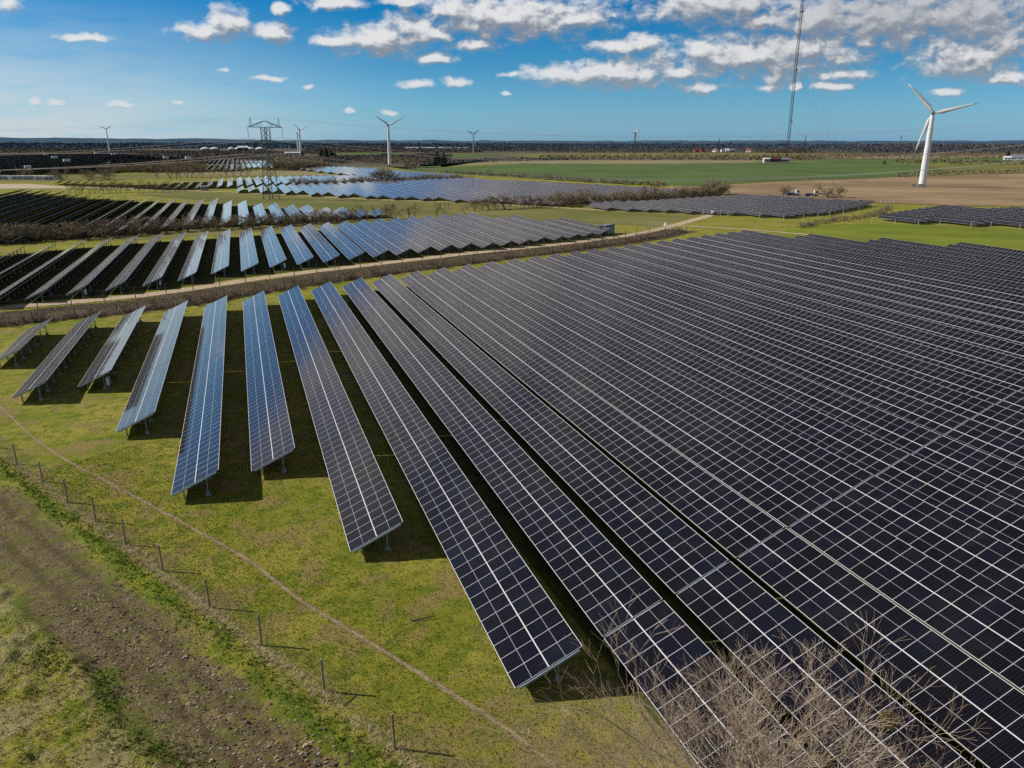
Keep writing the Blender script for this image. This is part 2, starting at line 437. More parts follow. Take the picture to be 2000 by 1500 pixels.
straw = np.clip(np.exp(-((S - .05) / .35) ** 2) * smooth(fbm(AL * .8, S, 3, 14), .3, .6) + smooth(SW, 7.5, 9) * smooth(fbm(GX * .35, GY * .35, 4, 15), .48, .62) * .9, 0, 1) * far
sand = smooth(S + .8 * fbm(AL, S, 3, 19), 13.6, 14.4) * far
att = me.attributes.new('zone', 'FLOAT_COLOR', 'POINT')
att.data.foreach_set('color', np.stack([rub, moss, straw, sand], -1).astype(np.float32).reshape(-1))
def ground_fn(N, b):
    p = pos(N)
    a = N.n('ShaderNodeAttribute', attribute_name='zone'); z = N.n('ShaderNodeSeparateColor'); N.L(a.outputs['Color'], z.inputs[0])
    n1 = N.noise(p, .09, 4, .6); n2 = N.noise(p, .7, 5, .65); n3 = N.noise(p, 6.0, 5, .7); n4 = N.noise(p, 28.0, 3, .7); n5 = N.noise(p, .28, 4, .6, .5)
    c = N.mix(N.step(n1, .35, .65), (.222, .240, .021), (.368, .326, .055))
    c = N.mix(N.math('MULTIPLY', N.step(n2, .44, .62), .85), c, (.120, .175, .012))
    c = N.mix(N.math('MULTIPLY', N.step(n5, .50, .62), .8), c, (.30, .225, .085))
    c = N.mix(N.math('MULTIPLY', N.step(n3, .52, .72), .5), c, (.40, .33, .11))
    c = N.mix(N.math('MULTIPLY', N.step(n3, .48, .30), .6), c, (.075, .090, .012))
    bare = N.math('MULTIPLY', N.step(N.vec('LENGTH', N.vec('SUBTRACT', p, (13, 24, 0)).outputs[0]).outputs['Value'], 13, 4), N.step(n2, .3, .6))
    c = N.mix(N.math('MULTIPLY', bare, .7), c, (.30, .215, .115))
    soil = N.mix(N.step(n3, .40, .62), (.105, .080, .044), (.265, .200, .118))
    soil = N.mix(N.math('MULTIPLY', N.step(n2, .46, .60), .75), soil, (.150, .165, .030))
    soil = N.mix(N.step(n4, .64, .72), soil, (.36, .29, .21))
    sx, sy, _ = N.sep(p); sd_ = N.math('ADD', N.math('MULTIPLY', N.math('SUBTRACT', sx, 4.62), -.8678), N.math('MULTIPLY', N.math('SUBTRACT', sy, 31.31), -.4970))
    sd_ = N.math('ADD', sd_, N.math('MULTIPLY', N.math('SUBTRACT', n5, .5), 1.2))
    rut = N.math('MAXIMUM', N.step(N.math('ABSOLUTE', N.math('SUBTRACT', sd_, 3.6)), .5, .1), N.step(N.math('ABSOLUTE', N.math('SUBTRACT', sd_, 5.6)), .55, .1))
    soil = N.mix(N.math('MULTIPLY', rut, .5), soil, (.085, .062, .036))
    c = N.mix(N.math('MULTIPLY', z.outputs[0], N.step(n2, .20, .48)), c, soil)
    ms = N.mix(N.step(n3, .35, .65), (.070, .115, .012), (.150, .195, .022))
    c = N.mix(N.math('MULTIPLY', z.outputs[1], N.step(n2, .28, .46)), c, ms)
    n6 = N.noise(N.vec('MULTIPLY', p, (1, 2.2, 1)).outputs[0], 14, 6, .75, .6)
    st = N.mix(N.step(n6, .38, .62), (.15, .13, .045), (.52, .43, .24))
    c = N.mix(N.math('MULTIPLY', z.outputs[2], N.step(n3, .30, .55)), c, st)
    c = N.mix(a.outputs['Alpha'], c, (.32, .26, .20))
    c = N.mix(N.math('MULTIPLY', N.step(n4, .5, .25), .45), c, (.035, .04, .008))
    N.L(c, b.inputs['Base Color'])
    hgt = N.math('ADD', N.math('MULTIPLY', n3, 1.0), N.math('MULTIPLY', n4, .45))
    bump(N, b, hgt, .9, .12)
M_GROUND = material('grass_ground', ground_fn, rough=.95, spec=.1)
me.materials.append(M_GROUND)
structure(link('ground', me))

# --- sheets on the ground
def poly_sheet(name, pts, z, mat):
    mb = MB(); mb.add([(x, y, z) for x, y in pts], [tuple(range(len(pts)))])
    o = mb.build(name, mat)
    if o.data.polygons[0].normal.z < 0: o.data.flip_normals()
    return structure(o)
def ribbon(name, pts, width, z, mat, step=2.0, drape=False, jit=0.0, seed=1):
    P = [Vector((x, y, 0)) for x, y in pts]; Q = []
    for i in range(len(P) - 1):
        p0 = P[max(0, i - 1)]; p1 = P[i]; p2 = P[i + 1]; p3 = P[min(len(P) - 1, i + 2)]
        n = max(1, int((p2 - p1).length / step))
        for k in range(n):
            t = k / n
            Q.append(.5 * ((2 * p1) + (p2 - p0) * t + (2 * p0 - 5 * p1 + 4 * p2 - p3) * t * t + (3 * p1 - p0 - 3 * p2 + p3) * t ** 3))
    Q.append(P[-1]); mb = MB(); vs = []; rn = random.Random(seed); m = 5; uvs = []; dist = 0
    for i, q in enumerate(Q):
        d = (Q[min(i + 1, len(Q) - 1)] - Q[max(i - 1, 0)]).normalized(); nrm = Vector((-d.y, d.x, 0))
        if i: dist += (Q[i] - Q[i - 1]).length
        w = width * (1 + rn.uniform(-jit, jit)); q = q + nrm * rn.uniform(-jit, jit) * width * .25
        for kx in range(m):
            c = q + nrm * (kx / (m - 1) - .5) * w
            zz = z + (float(height(c.x, c.y)) if drape else 0)
            vs.append((c.x, c.y, zz)); uvs.append((kx / (m - 1), dist))
    fs = []; fu = []
    for i in range(len(Q) - 1):
        for kx in range(m - 1):
            f = (i * m + kx, (i + 1) * m + kx, (i + 1) * m + kx + 1, i * m + kx + 1); f = f[::-1]
            fs.append(f); fu.append([uvs[j] for j in f])
    mb.add(vs, fs, 0, fu); return structure(mb.build(name, mat, smooth=True))
def track_fn(c1, c2, soft=.12, ruts=True):
    def fn(N, b):
        p = pos(N); u, v, _ = N.sep(N.n('ShaderNodeUVMap').outputs[0])
        n = N.noise(p, .8, 5, .65); n2 = N.noise(p, 9, 4, .65)
        c = N.mix(N.step(n, .35, .65), c1, c2)
        c = N.mix(N.math('MULTIPLY', N.step(n2, .5, .7), .35), c, (.5, .42, .33))
        if ruts:
            mid = N.math('ABSOLUTE', N.math('SUBTRACT', u, .5))
            g = N.math('MULTIPLY', N.step(mid, .13, .03), N.step(n, .42, .6))
            c = N.mix(N.math('MULTIPLY', g, .6), c, (.12, .12, .035))
        N.L(c, b.inputs['Base Color'])
        e = N.math('SUBTRACT', .5, N.math('ABSOLUTE', N.math('SUBTRACT', u, .5)))
        e = N.math('ADD', e, N.math('MULTIPLY', N.math('SUBTRACT', n2, .5), soft * 2.2))
        N.L(N.step(e, 0.0, soft), b.inputs['Alpha'])
        bump(N, b, n2, .5, .05)
    return fn
M_TRACK = material('track_sand', track_fn((.46, .35, .24), (.58, .45, .32)), rough=.95, spec=.1)
M_PATH = material('trodden_soil', track_fn((.25, .185, .095), (.36, .27, .15), .42, False), rough=.95, spec=.1)
ribbon('path', [(-34, 108), (-27.7, 96.7), (-22.4, 85.6), (-17.6, 77.0), (-13.9, 71.4), (-7.8, 62.0), (-5.0, 57.6), (-2.1, 52.9), (.2, 48.2), (1.6, 45.5), (3.6, 42.2), (5.2, 39.5), (8.6, 33.7), (10.4, 30.5), (11.9, 27.0), (13.0, 23.0)],
       .50, .015, M_PATH, .3, True, .25)
TRACK_B = [(-95, 146), (-70, 151), (-43, 159.3), (-31, 161.3), (-23.5, 163.2), (-17.8, 165.2), (-8, 170.8), (1.6, 177.4), (12.9, 183.3), (23, 187.6), (33.4, 192.3), (54.1, 201.1), (70.4, 206.9), (88, 213.2), (105.2, 221.2), (122, 230.5), (140, 244.6), (160, 262), (180, 280), (189, 288)]
ribbon('dirt_road', TRACK_B, 4.3, .06, M_TRACK, 2.0, False, .05)
ribbon('dirt_road', [(146, 250), (153, 243), (162, 233.5), (168, 222), (175, 208)], 2.6, .075, M_TRACK, 2.0, False, .06)
ribbon('dirt_road', [(-60, 556), (-30, 529), (-5.2, 507), (15, 482), (35.7, 460), (58.8, 424), (82, 402), (103.2, 381), (118, 362), (132.6, 345.5), (146, 326), (154.3, 314), (172, 298), (186, 287.5)], 3.2, .07, M_TRACK, 3.0, False, .08)
M_SCRUB = None
def scrub_fn(N, b):
    p = pos(N); x, y, _ = N.sep(p)
    t = N.math('ADD', N.math('MULTIPLY', x, .90), N.math('MULTIPLY', y, .43)); l = N.math('SUBTRACT', N.math('MULTIPLY', y, .90), N.math('MULTIPLY', x, .43))
    st = N.comb(N.math('MULTIPLY', t, .12), N.math('MULTIPLY', l, 1.1), 0)
    n = N.noise(st, 1.0, 5, .65); n2 = N.noise(p, 3.0, 5, .7); n3 = N.noise(p, .15, 3)
    c = N.mix(N.step(n2, .35, .65), (.045, .033, .022), (.155, .112, .072))
    c = N.mix(N.math('MULTIPLY', N.step(n, .50, .62), .75), c, (.12, .125, .035))
    c = N.mix(N.math('MULTIPLY', N.step(n3, .5, .65), .5), c, (.17, .12, .085))
    N.L(c, b.inputs['Base Color']); bump(N, b, n2, 1.0, .4)
    u, v, _ = N.sep(N.n('ShaderNodeUVMap').outputs[0]); e = N.math('SUBTRACT', .5, N.math('ABSOLUTE', N.math('SUBTRACT', u, .5)))
    e = N.math('ADD', e, N.math('MULTIPLY', N.math('SUBTRACT', n2, .5), .30)); e = N.math('ADD', e, N.math('MULTIPLY', N.math('SUBTRACT', n3, .5), .15))
    N.L(N.step(e, .02, .10), b.inputs['Alpha'])
M_SCRUB = material('scrub_soil', scrub_fn, rough=.95, spec=.1)
ribbon('scrub_strip', [(-95, 133), (-65, 140), (-38, 149), (-20, 153.5), (-9, 159), (1.3, 166), (12.7, 172.5), (28, 180), (48, 188.5), (68, 197.5), (87, 204), (104.5, 212), (122, 222.5), (140, 236)], 15.0, .045, M_SCRUB, 2.0, False, .05)

def field_fn(c1, c2, c3, ang, sc1, stripe):
    def fn(N, b):
        p = pos(N); x, y, _ = N.sep(p)
        t = N.math('ADD', N.math('MULTIPLY', x, math.sin(ang)), N.math('MULTIPLY', y, math.cos(ang)))
        l = N.math('SUBTRACT', N.math('MULTIPLY', x, math.cos(ang)), N.math('MULTIPLY', y, math.sin(ang)))
        q = N.comb(N.math('MULTIPLY', t, stripe), N.math('MULTIPLY', l, stripe * .04), 0)
        n = N.noise(q, 1.0, 5, .65); n2 = N.noise(p, sc1, 5, .6); n3 = N.noise(p, sc1 * 25, 4, .7)
        c = N.mix(N.step(n, .36, .64), c1, c2); c = N.mix(N.math('MULTIPLY', N.step(n2, .42, .62), .75), c, c3)
        c = N.mix(N.math('MULTIPLY', N.step(n3, .55, .75), .3), c, c1)
        N.L(c, b.inputs['Base Color']); bump(N, b, n3, .6, .3)
    return fn
M_GREEN = material('winter_wheat', field_fn((.086, .138, .038), (.120, .176, .048), (.072, .112, .036), 1.15, .010, .12), rough=.95, spec=.1)
M_PLOUGH = material('ploughed_soil', field_fn((.27, .190, .105), (.40, .285, .165), (.20, .140, .08), .72, .012, .22), rough=.95, spec=.1)
M_STUB = material('stubble', field_fn((.25, .21, .11), (.34, .28, .16), (.20, .18, .085), 1.0, .008, .08), rough=.95, spec=.1)
M_MEADOW = material('dull_meadow', field_fn((.155, .155, .042), (.235, .205, .072), (.120, .138, .034), 1.0, .015, .05), rough=.95, spec=.1)
M_LAWN = material('bright_lawn', field_fn((.155, .205, .018), (.215, .240, .030), (.130, .165, .022), .9, .04, .08), rough=.95, spec=.1)
M_FARLAND = material('far_land', field_fn((.115, .092, .068), (.095, .110, .045), (.150, .115, .085), 1.1, .0035, .012), rough=.95, spec=.1)
# broad far land first, then each field a sheet above it
poly_sheet('far_land', [(-4000, 2350), (-500, 2330), (60, 980), (170, 975), (240, 960), (360, 1240), (600, 1290), (900, 1200), (1300, 1150), (3500, 700), (9000, 2500), (6000, 11000), (-6000, 11000)], .10, M_FARLAND)
poly_sheet('green_field', [(178, 960), (172, 880), (185, 770), (205, 715), (262, 520), (300, 487), (385, 519), (505, 549), (540, 552), (700, 640), (885, 860), (905, 930), (905, 1210), (760, 1060), (560, 1010), (390, 1080), (240, 960)], .18, M_GREEN)
poly_sheet('ploughed_field', [(262, 470), (268, 400), (290, 345), (297, 318), (320, 290), (420, 250), (800, 120), (1600, 200), (1250, 640), (850, 596), (700, 585), (580, 566), (505, 545.5), (385, 515.5), (318, 486), (290, 484)], .20, M_PLOUGH)
poly_sheet('stubble_field', [(260, 1010), (390, 1085), (560, 1015), (760, 1065), (905, 1215), (700, 1260), (520, 1290), (380, 1240)], .22, M_STUB)
poly_sheet('meadow', [(560, 556), (700, 588), (850, 600), (1250, 645), (1500, 760), (1120, 900), (958, 885), (890, 930), (885, 856), (700, 636)], .24, M_MEADOW)
poly_sheet('green_field', [(900, 960), (1130, 930), (1900, 1000), (2000, 1180), (1300, 1190), (1010, 1230), (930, 1180)], .26, M_GREEN)
poly_sheet('stubble_field', [(1150, 1250), (1900, 1200), (2100, 1560), (1500, 1480), (1100, 1390)], .28, M_STUB)
poly_sheet('green_field', [(560, 1480), (930, 1420), (1700, 1720), (1500, 2050), (950, 2140), (640, 2000)], .30, M_MEADOW)
poly_sheet('green_field', [(165, 1500), (205, 1900), (330, 2450), (560, 2200), (640, 1950), (420, 1580), (300, 1480)], .32, M_GREEN)
poly_sheet('green_field', [(60, 1330), (150, 1330), (160, 1500), (95, 1700), (30, 1500)], .34, M_GREEN)
poly_sheet('green_field', [(205, 760), (180, 905), (175, 960), (236, 955), (290, 1250), (420, 1330), (520, 1300), (380, 1245), (260, 1012), (172, 962)], .36, M_GREEN)
poly_sheet('meadow', [(-190, 1690), (-60, 1700), (-60, 1980), (-220, 2000)], .38, M_GREEN)
poly_sheet('meadow', [(-260, 700), (-140, 690), (-60, 720), (70, 742), (64, 850), (-80, 822), (-270, 820)], .12, M_MEADOW)
poly_sheet('grass_strip', [(60, 750), (90, 695), (92, 705), (72, 800), (64, 900), (20, 880), (-90, 830), (-40, 780)], .14, M_STUB)
poly_sheet('lawn', [(150, 213), (158, 199), (175, 186), (200, 168), (330, 90), (340, 180), (262, 196), (244, 212), (229, 231), (205, 236), (180, 226)], .035, M_LAWN)
poly_sheet('meadow', [(-64, 275), (-30, 262), (0, 273), (50, 293), (80, 300), (108, 275), (126, 262), (138, 250), (178, 282), (150, 312), (130, 344), (100, 380), (60, 420), (15, 478), (-20, 520), (-40, 545), (-60, 500), (-20, 440), (10, 380), (35, 330), (20, 305), (-30, 284)], .030, M_MEADOW)
M_TURF_SHADE = mottled('shade_dark_turf', (.050, .055, .014), (.085, .090, .022), .6, .95, world=True, spec=.05)  # shade under and between the panel rows, painted in as darker ground colour
poly_sheet('shade_turf', [(-110, 140), (-70, 153), (-38, 164), (-17, 170), (0, 181), (40, 199), (80, 217), (106, 229), (110, 262), (100, 264), (97, 276), (88, 279), (82, 292), (40, 279), (0, 262), (-40, 249), (-62, 236), (-110, 228)], .055, M_TURF_SHADE)
poly_sheet('shade_turf', [(21, 16), (40, 10), (90, 60), (160, 110), (200, 130), (190, 146), (178, 148), (170, 160), (164, 175), (152, 190), (140, 202), (110, 186), (70, 171), (40, 160), (20, 153), (16, 140), (16.5, 60), (17.8, 22)], .10, M_TURF_SHADE)
poly_sheet('shade_turf', [(-150, 256), (-60, 270), (-38, 277), (-16, 289), (10, 297), (40, 308), (52, 312), (52, 324), (32, 342), (20, 359), (8, 374), (-6, 395), (-18, 410), (-36, 425), (-50, 438), (-62, 452), (-76, 465), (-92, 482), (-105, 503), (-120, 520), (-150, 540)], .06, M_TURF_SHADE)
M_SAND = mottled('yard_sand', (.42, .33, .22), (.52, .43, .31), .2, .95, world=True)
poly_sheet('sand_yard', [(-210, 660), (-150, 652), (-139, 648), (-107, 597), (-60, 567), (-62, 560), (-99, 577), (-144, 587), (-210, 600)], .16, M_SAND)
poly_sheet('sand_yard', [(110, 226), (116, 228), (126, 238), (122, 242), (112, 236)], .085, M_TRACK)

# ------------------------------------------------------------------ foreground litter and grass
M_STONE = None
def stone_fn(N, b):
    g = N.n('ShaderNodeNewGeometry'); r = g.outputs['Random Per Island']
    cr = N.n('ShaderNodeValToRGB'); N.L(r, cr.inputs[0]); e = cr.color_ramp; e.interpolation = 'CONSTANT'
    e.elements[0].color = (.13, .10, .075, 1); e.elements[1].position = .35; e.elements[1].color = (.24, .18, .12, 1)
    for p_, c_ in ((.62, (.24, .10, .055)), (.76, (.45, .34, .17)), (.95, (.50, .48, .45))):
        x = e.elements.new(p_); x.color = (*c_, 1)
    n = N.noise(g.outputs['Position'], 20, 4); N.L(N.mix(N.math('MULTIPLY', N.step(n, .4, .7), .4), cr.outputs[0], (.12, .10, .07)), b.inputs['Base Color'])
M_STONE = material('rubble_stone', stone_fn, rough=.9, spec=.2)
rn = random.Random(11); mb = MB()
for i in range(5200):
    al = rn.uniform(-9, 26) if i % 3 else rn.gauss(-2, 4); s = rn.gauss(4.6, 1.7)
    if not 1.4 < s < 8.2: continue
    x = FP[0] + FU[0] * al + FN[0] * s; y = FP[1] + FU[1] * al + FN[1] * s
    sz = rn.uniform(.03, .085) * (1.7 if rn.random() < .05 else 1) * (1.15 if al < 4 else .9)
    z = float(height(x, y)); rz = rn.uniform(0, PI); vs = []
    for k in range(5):
        a = rz + k * 2 * PI / 5; q = sz * rn.uniform(.6, 1.2); vs.append((x + q * math.cos(a) * 1.35, y + q * math.sin(a), z - .01))
    for k in range(5):
        a = rz + k * 2 * PI / 5 + .2; q = sz * rn.uniform(.35, .9); vs.append((x + q * math.cos(a) * 1.35, y + q * math.sin(a), z + sz * rn.uniform(.35, .8)))
    mb.add(vs, [(5, 6, 7, 8, 9)] + [(k, (k + 1) % 5, 5 + (k + 1) % 5, 5 + k) for k in range(5)])
tag(mb.build('rubble', M_STONE), 'scattered brick and stone chips on the bare strip outside the fence', 'rubble', kind='stuff')

def blade_fn(cols):
    def fn(N, b):
        r = N.n('ShaderNodeNewGeometry').outputs['Random Per Island']
        cr = N.n('ShaderNodeValToRGB'); N.L(r, cr.inputs[0]); e = cr.color_ramp
        e.elements[0].color = (*cols[0], 1); e.elements[1].color = (*cols[-1], 1)
        for k, c in enumerate(cols[1:-1]): e.elements.new((k + 1) / (len(cols) - 1)).color = (*c, 1)
        N.L(cr.outputs[0], b.inputs['Base Color'])
    return fn
M_BLADE = material('grass_blades', blade_fn([(.09, .12, .012), (.16, .18, .02), (.24, .22, .04), (.34, .28, .09)]), rough=.9, spec=.1)
M_MOSS = material('lush_blades', blade_fn([(.05, .095, .008), (.095, .155, .014), (.17, .22, .025)]), rough=.9, spec=.1)
M_TUS = material('tussock_blades', blade_fn([(.12, .16, .015), (.22, .25, .03), (.32, .31, .06), (.44, .38, .12)]), rough=.9, spec=.1)
M_STRAW = material('dry_straw', blade_fn([(.28, .22, .10), (.46, .37, .20), (.62, .52, .31)]), rough=.9, spec=.1)
def tufts(name, n, samp, blades, ln, wd, lean, mat, label, seed):
    rn = random.Random(seed); vs = []; fs = []; pts = []
    while len(pts) < n:
        p = samp(rn)
        if p: pts.append(p)
    zz = height(np.array([p[0] for p in pts]), np.array([p[1] for p in pts]))
    for (x, y), z in zip(pts, zz):
        sc_ = rn.uniform(.6, 1.5)
        for k in range(blades):
            a = rn.uniform(0, 2 * PI); l = ln * sc_ * rn.uniform(.6, 1.3); t = rn.uniform(*lean); w = wd * rn.uniform(.7, 1.4)
            bx, by = x + rn.gauss(0, wd * 2), y + rn.gauss(0, wd * 2); o = len(vs)
            vs += [(bx - w * math.sin(a), by + w * math.cos(a), z - .01), (bx + w * math.sin(a), by - w * math.cos(a), z - .01),
                   (bx + l * math.sin(t) * math.cos(a), by + l * math.sin(t) * math.sin(a), z + l * math.cos(t))]
            fs.append((o, o + 1, o + 2))
    mb = MB(); mb.add(vs, fs); tag(mb.build(name, mat), label, 'grass', kind='stuff')
def at(al, s): return (FP[0] + FU[0] * al + FN[0] * s, FP[1] + FU[1] * al + FN[1] * s)
def s_lawn(r):
    al = r.uniform(-12, 50) ** 1.0; s = -abs(r.gauss(0, 9)) - .2
    x, y = at(al, s)
    return (x, y) if x < 20 and y > 22 and y < 92 else None
def s_moss(r):
    if r.random() < .6: return at(r.uniform(-10, 56), r.gauss(1.1, .5))
    al = r.uniform(-10, 22); return at(al, 8.0 + r.gauss(0, .5) + .8 * math.sin(al * .7))
def s_tus(r):
    al = r.uniform(-14, 60); s = r.uniform(8.2, 18)
    x, y = at(al, s)
    return (x, y) if vnoise(np.array(x * .45), np.array(y * .45), 15) > .34 else None
def s_fence(r): return at(r.uniform(-10, 56), r.gauss(.1, .28))
tufts('short_grass', 26000, s_lawn, 3, .10, .018, (.2, 1.1), M_BLADE, 'short mossy grass between the fence and the panel rows', 21)
tufts('lush_grass', 4200, s_moss, 4, .15, .022, (.1, 1.0), M_MOSS, 'lush green grass edging the bare strip', 22)
tufts('straw_tussocks', 3600, s_tus, 6, .36, .013, (.9, 1.5), M_STRAW, 'pale straw tussocks in the rough corner at lower left', 23)
tufts('green_tussocks', 9000, s_tus, 4, .17, .022, (.5, 1.3), M_TUS, 'green tussock grass in the rough corner at lower left', 25)
tufts('dry_grass', 1500, s_fence, 6, .34, .012, (.6, 1.45), M_STRAW, 'dry pale grass along the foot of the wire fence', 24)

# ------------------------------------------------------------------ fences
M_WOOD = mottled('weathered_post', (.16, .12, .08), (.38, .31, .22), 7, .9)
M_PALE = mottled('pale_post', (.38, .36, .32), (.52, .50, .46), 7, .8)
M_WIRE = material('fence_wire', col=(.20, .21, .20), rough=.5, metal=.5)
M_WOODD = mottled('dark_post', (.05, .042, .035), (.11, .095, .08), 7, .9)
def fence(label, posts, h, netting=True, mat=M_WOOD, r=.055, brace=None, group=None, cell=.3):
    x0, y0 = posts[0]; t = thing('wire_fence', label, 'fence', (x0, y0, 0), group=group); rn = random.Random(int(x0 * 10) & 999)
    P = []
    for x, y in posts:
        z = float(height(x, y)); mb = MB(); hh = h * rn.uniform(.95, 1.04)
        mb.tube((0, 0, -.3), (rn.uniform(-.06, .06), rn.uniform(-.06, .06), hh), r * 1.05, r * .9, 7, caps=True)
        mb.build('post', mat, t, (x - x0, y - y0, z)); P.append((x - x0, y - y0, z))
    if netting:
        mb = MB()
        for a, b in zip(P, P[1:]):
            a = Vector(a); b = Vector(b); L = (b - a).length; hz = 8 if cell < .5 else 4
            for k in range(hz):
                z = .06 + (h - .2) * k / (hz - 1); mb.tube(a + Vector((0, 0, z)), b + Vector((0, 0, z)), .0055, n=3)
            n = int(L / cell)
            for k in range(1, n):
                p = a.lerp(b, k / n); mb.tube(p + Vector((0, 0, .06)), p + Vector((0, 0, h - .14)), .003, n=3)
        mb.build('wire_mesh', M_WIRE, t)
    if brace:
        for (ax, ay, az), (bx, by, bz) in brace:
            mb = MB(); mb.tube((ax - x0, ay - y0, az), (bx - x0, by - y0, bz), .045, n=6, caps=True); mb.build('brace', mat, t)
    return t
FG = [(10.6, 20.9), (7.6, 26.1), (4.62, 31.31), (1.8, 36.7), (-1.3, 42.0), (-4.3, 47.1), (-7.5, 52.9), (-10.4, 57.7), (-13.1, 62.6), (-15.8, 67.0), (-18.7, 72.3), (-21.8, 77.5), (-24.9, 82.9), (-27.9, 88.1), (-31, 93.4), (-34.1, 98.7), (-37.2, 104)]
fence('weathered timber post and wire fence crossing the foreground grass', FG, 2.05, r=.075, brace=[((2.65, 35.2, 0), (1.85, 36.6, 1.15))], cell=.22)
AF = [(-58, 135), (-46, 139), (-34.0, 143.3), (-28, 144.4), (-21.8, 145.9), (-16.2, 148.2), (-10.4, 151.0), (-4.5, 155.2), (1.0, 159.0), (6.7, 161.6), (12.5, 164.5), (18.3, 167.4), (27, 171.6), (35.5, 175.6), (44, 179.8), (52.5, 184),
      (61, 188.5), (69.5, 192), (78, 195), (86.5, 197.6), (92.5, 200), (99.3, 203.3), (105.5, 206.4), (112, 210), (119.7, 215.9), (130, 223), (139.7, 230)]
fence('dark post and wire fence along the far ends of the near panel rows', AF, 2.05, mat=M_WOODD, r=.085, cell=.6)
BF = [(-60, 150), (-48, 153), (-36.0, 156.3), (-30.9, 157.9), (-25.8, 160.0), (-20.7, 162.0), (-15.5, 164.8), (-10.7, 167.8), (-5.7, 170.5), (-.6, 173.8), (4.5, 176.4), (9.8, 179.2), (14.9, 181.6), (20.2, 184.3), (25.5, 186.6), (31, 189), (36.5, 191.4),
      (42, 193.8), (47.5, 196.2), (53, 198.4), (58.5, 200.6), (64, 202.7), (69.5, 204.6), (75, 206.5), (80.7, 208.4), (86.3, 210.2), (92, 212.3), (97, 214), (102.7, 217), (107.8, 219.1), (113.0, 221.6), (118.3, 224.4), (125.3, 228.8), (135.5, 236.6)]
fence('dark post and wire fence between the scrub strip and the dirt track', BF, 2.15, mat=M_WOODD, r=.085, cell=.6)
fence('thin pale post fence behind the transformer cabin and open gate', [(119.8, 262.8), (124.8, 259.5), (128.4, 256.0), (131.9, 252.2), (134.5, 249.4), (137.0, 245.6)], 2.0, mat=M_PALE, r=.05, cell=.6)
fence('white post fence in front of the grey panels by the ploughed field', [(147, 329), (153.5, 319), (160.8, 309), (164.7, 305.5), (168.6, 301.5), (175.1, 296), (180.5, 285.5)], 2.3, mat=M_PALE, r=.09, cell=1.0)
fence('white post fence right of the far gate below grey panels', [(186.2, 275.6), (193.2, 264.6), (198, 255.8), (204.4, 252.3), (214.4, 256.4), (224, 261), (236, 267), (251.5, 275.3), (268, 285), (283, 293)], 2.3, mat=M_PALE, r=.09, cell=1.0)
fence('white post fence below the dark blue panels on the far right', [(221.1, 234.9), (225.7, 228.6), (229, 221.0), (237, 219.3), (242.5, 211), (247.6, 207.5), (252, 200), (258, 196)], 2.2, mat=M_PALE, r=.09, cell=1.0)
fence('thin dark post fence along the stepped right edge of the near block', [(155, 214), (161, 203), (167, 196), (174, 192), (182, 186), (190, 181), (196, 176), (203, 168), (211, 163), (220, 154)], 2.0, r=.05, cell=.8)

fence('pale metal hurdles standing between the right panel blocks', [(297.5, 311.8), (299.5, 311), (301.5, 310.4), (303.5, 309.8)], 2.6, mat=M_PALE, r=.12, cell=1.0)
mb = MB(); mb.tube((0, 0, 0), (1.5, -.1, .12), .045, .03, 6, caps=True); mb.tube((0, 0, .02), (-.1, .16, .2), .03, .02, 5, caps=True)
st_ = mb.build('fallen_stake', M_WOODD, None, (7.65, 41.5, float(height(7.65, 41.5)) + .05)); tag(st_, 'dark fallen stake lying alone on the grass between path and panels', 'stake')
M_GATE = mottled('galvanised_gate', (.42, .44, .45), (.55, .56, .57), 5, .5, .3)
M_SIGN = mottled('white_sign', (.74, .74, .72), (.80, .80, .78), 3, .6)
def gate(a, b, label, signfrac):
    a = Vector((*a, 0)); b = Vector((*b, 0)); d = b - a; t = thing('wire_gate', label, 'gate', tuple(a)); L = d.length
    for p in (Vector((0, 0, 0)), d):
        mb = MB(); mb.tube(p, p + Vector((0, 0, 2.2)), .07, n=6, caps=True); mb.build('post', M_GATE, t)
    mb = MB()
    for z in (.2, 1.1, 2.0): mb.tube(Vector((0, 0, z)), d + Vector((0, 0, z)), .03, n=4)
    for k in range(1, 24): p = d * (k / 24); mb.tube(p + Vector((0, 0, .2)), p + Vector((0, 0, 2.0)), .008, n=3)
    mb.build('gate_leaf', M_GATE, t)
    mb = MB(); p = d * signfrac; mb.box((p.x, p.y - .09, 1.25), (.9, .03, 1.1), rz=math.atan2(d.y, d.x)); mb.build('sign_board', M_SIGN, t)
gate((135.5, 248.2), (140.4, 241.2), 'galvanised gate with a white board beside the dirt track', .72)
gate((180.7, 285.2), (185.0, 279.0), 'far gate with a white board where the tracks meet', .5)

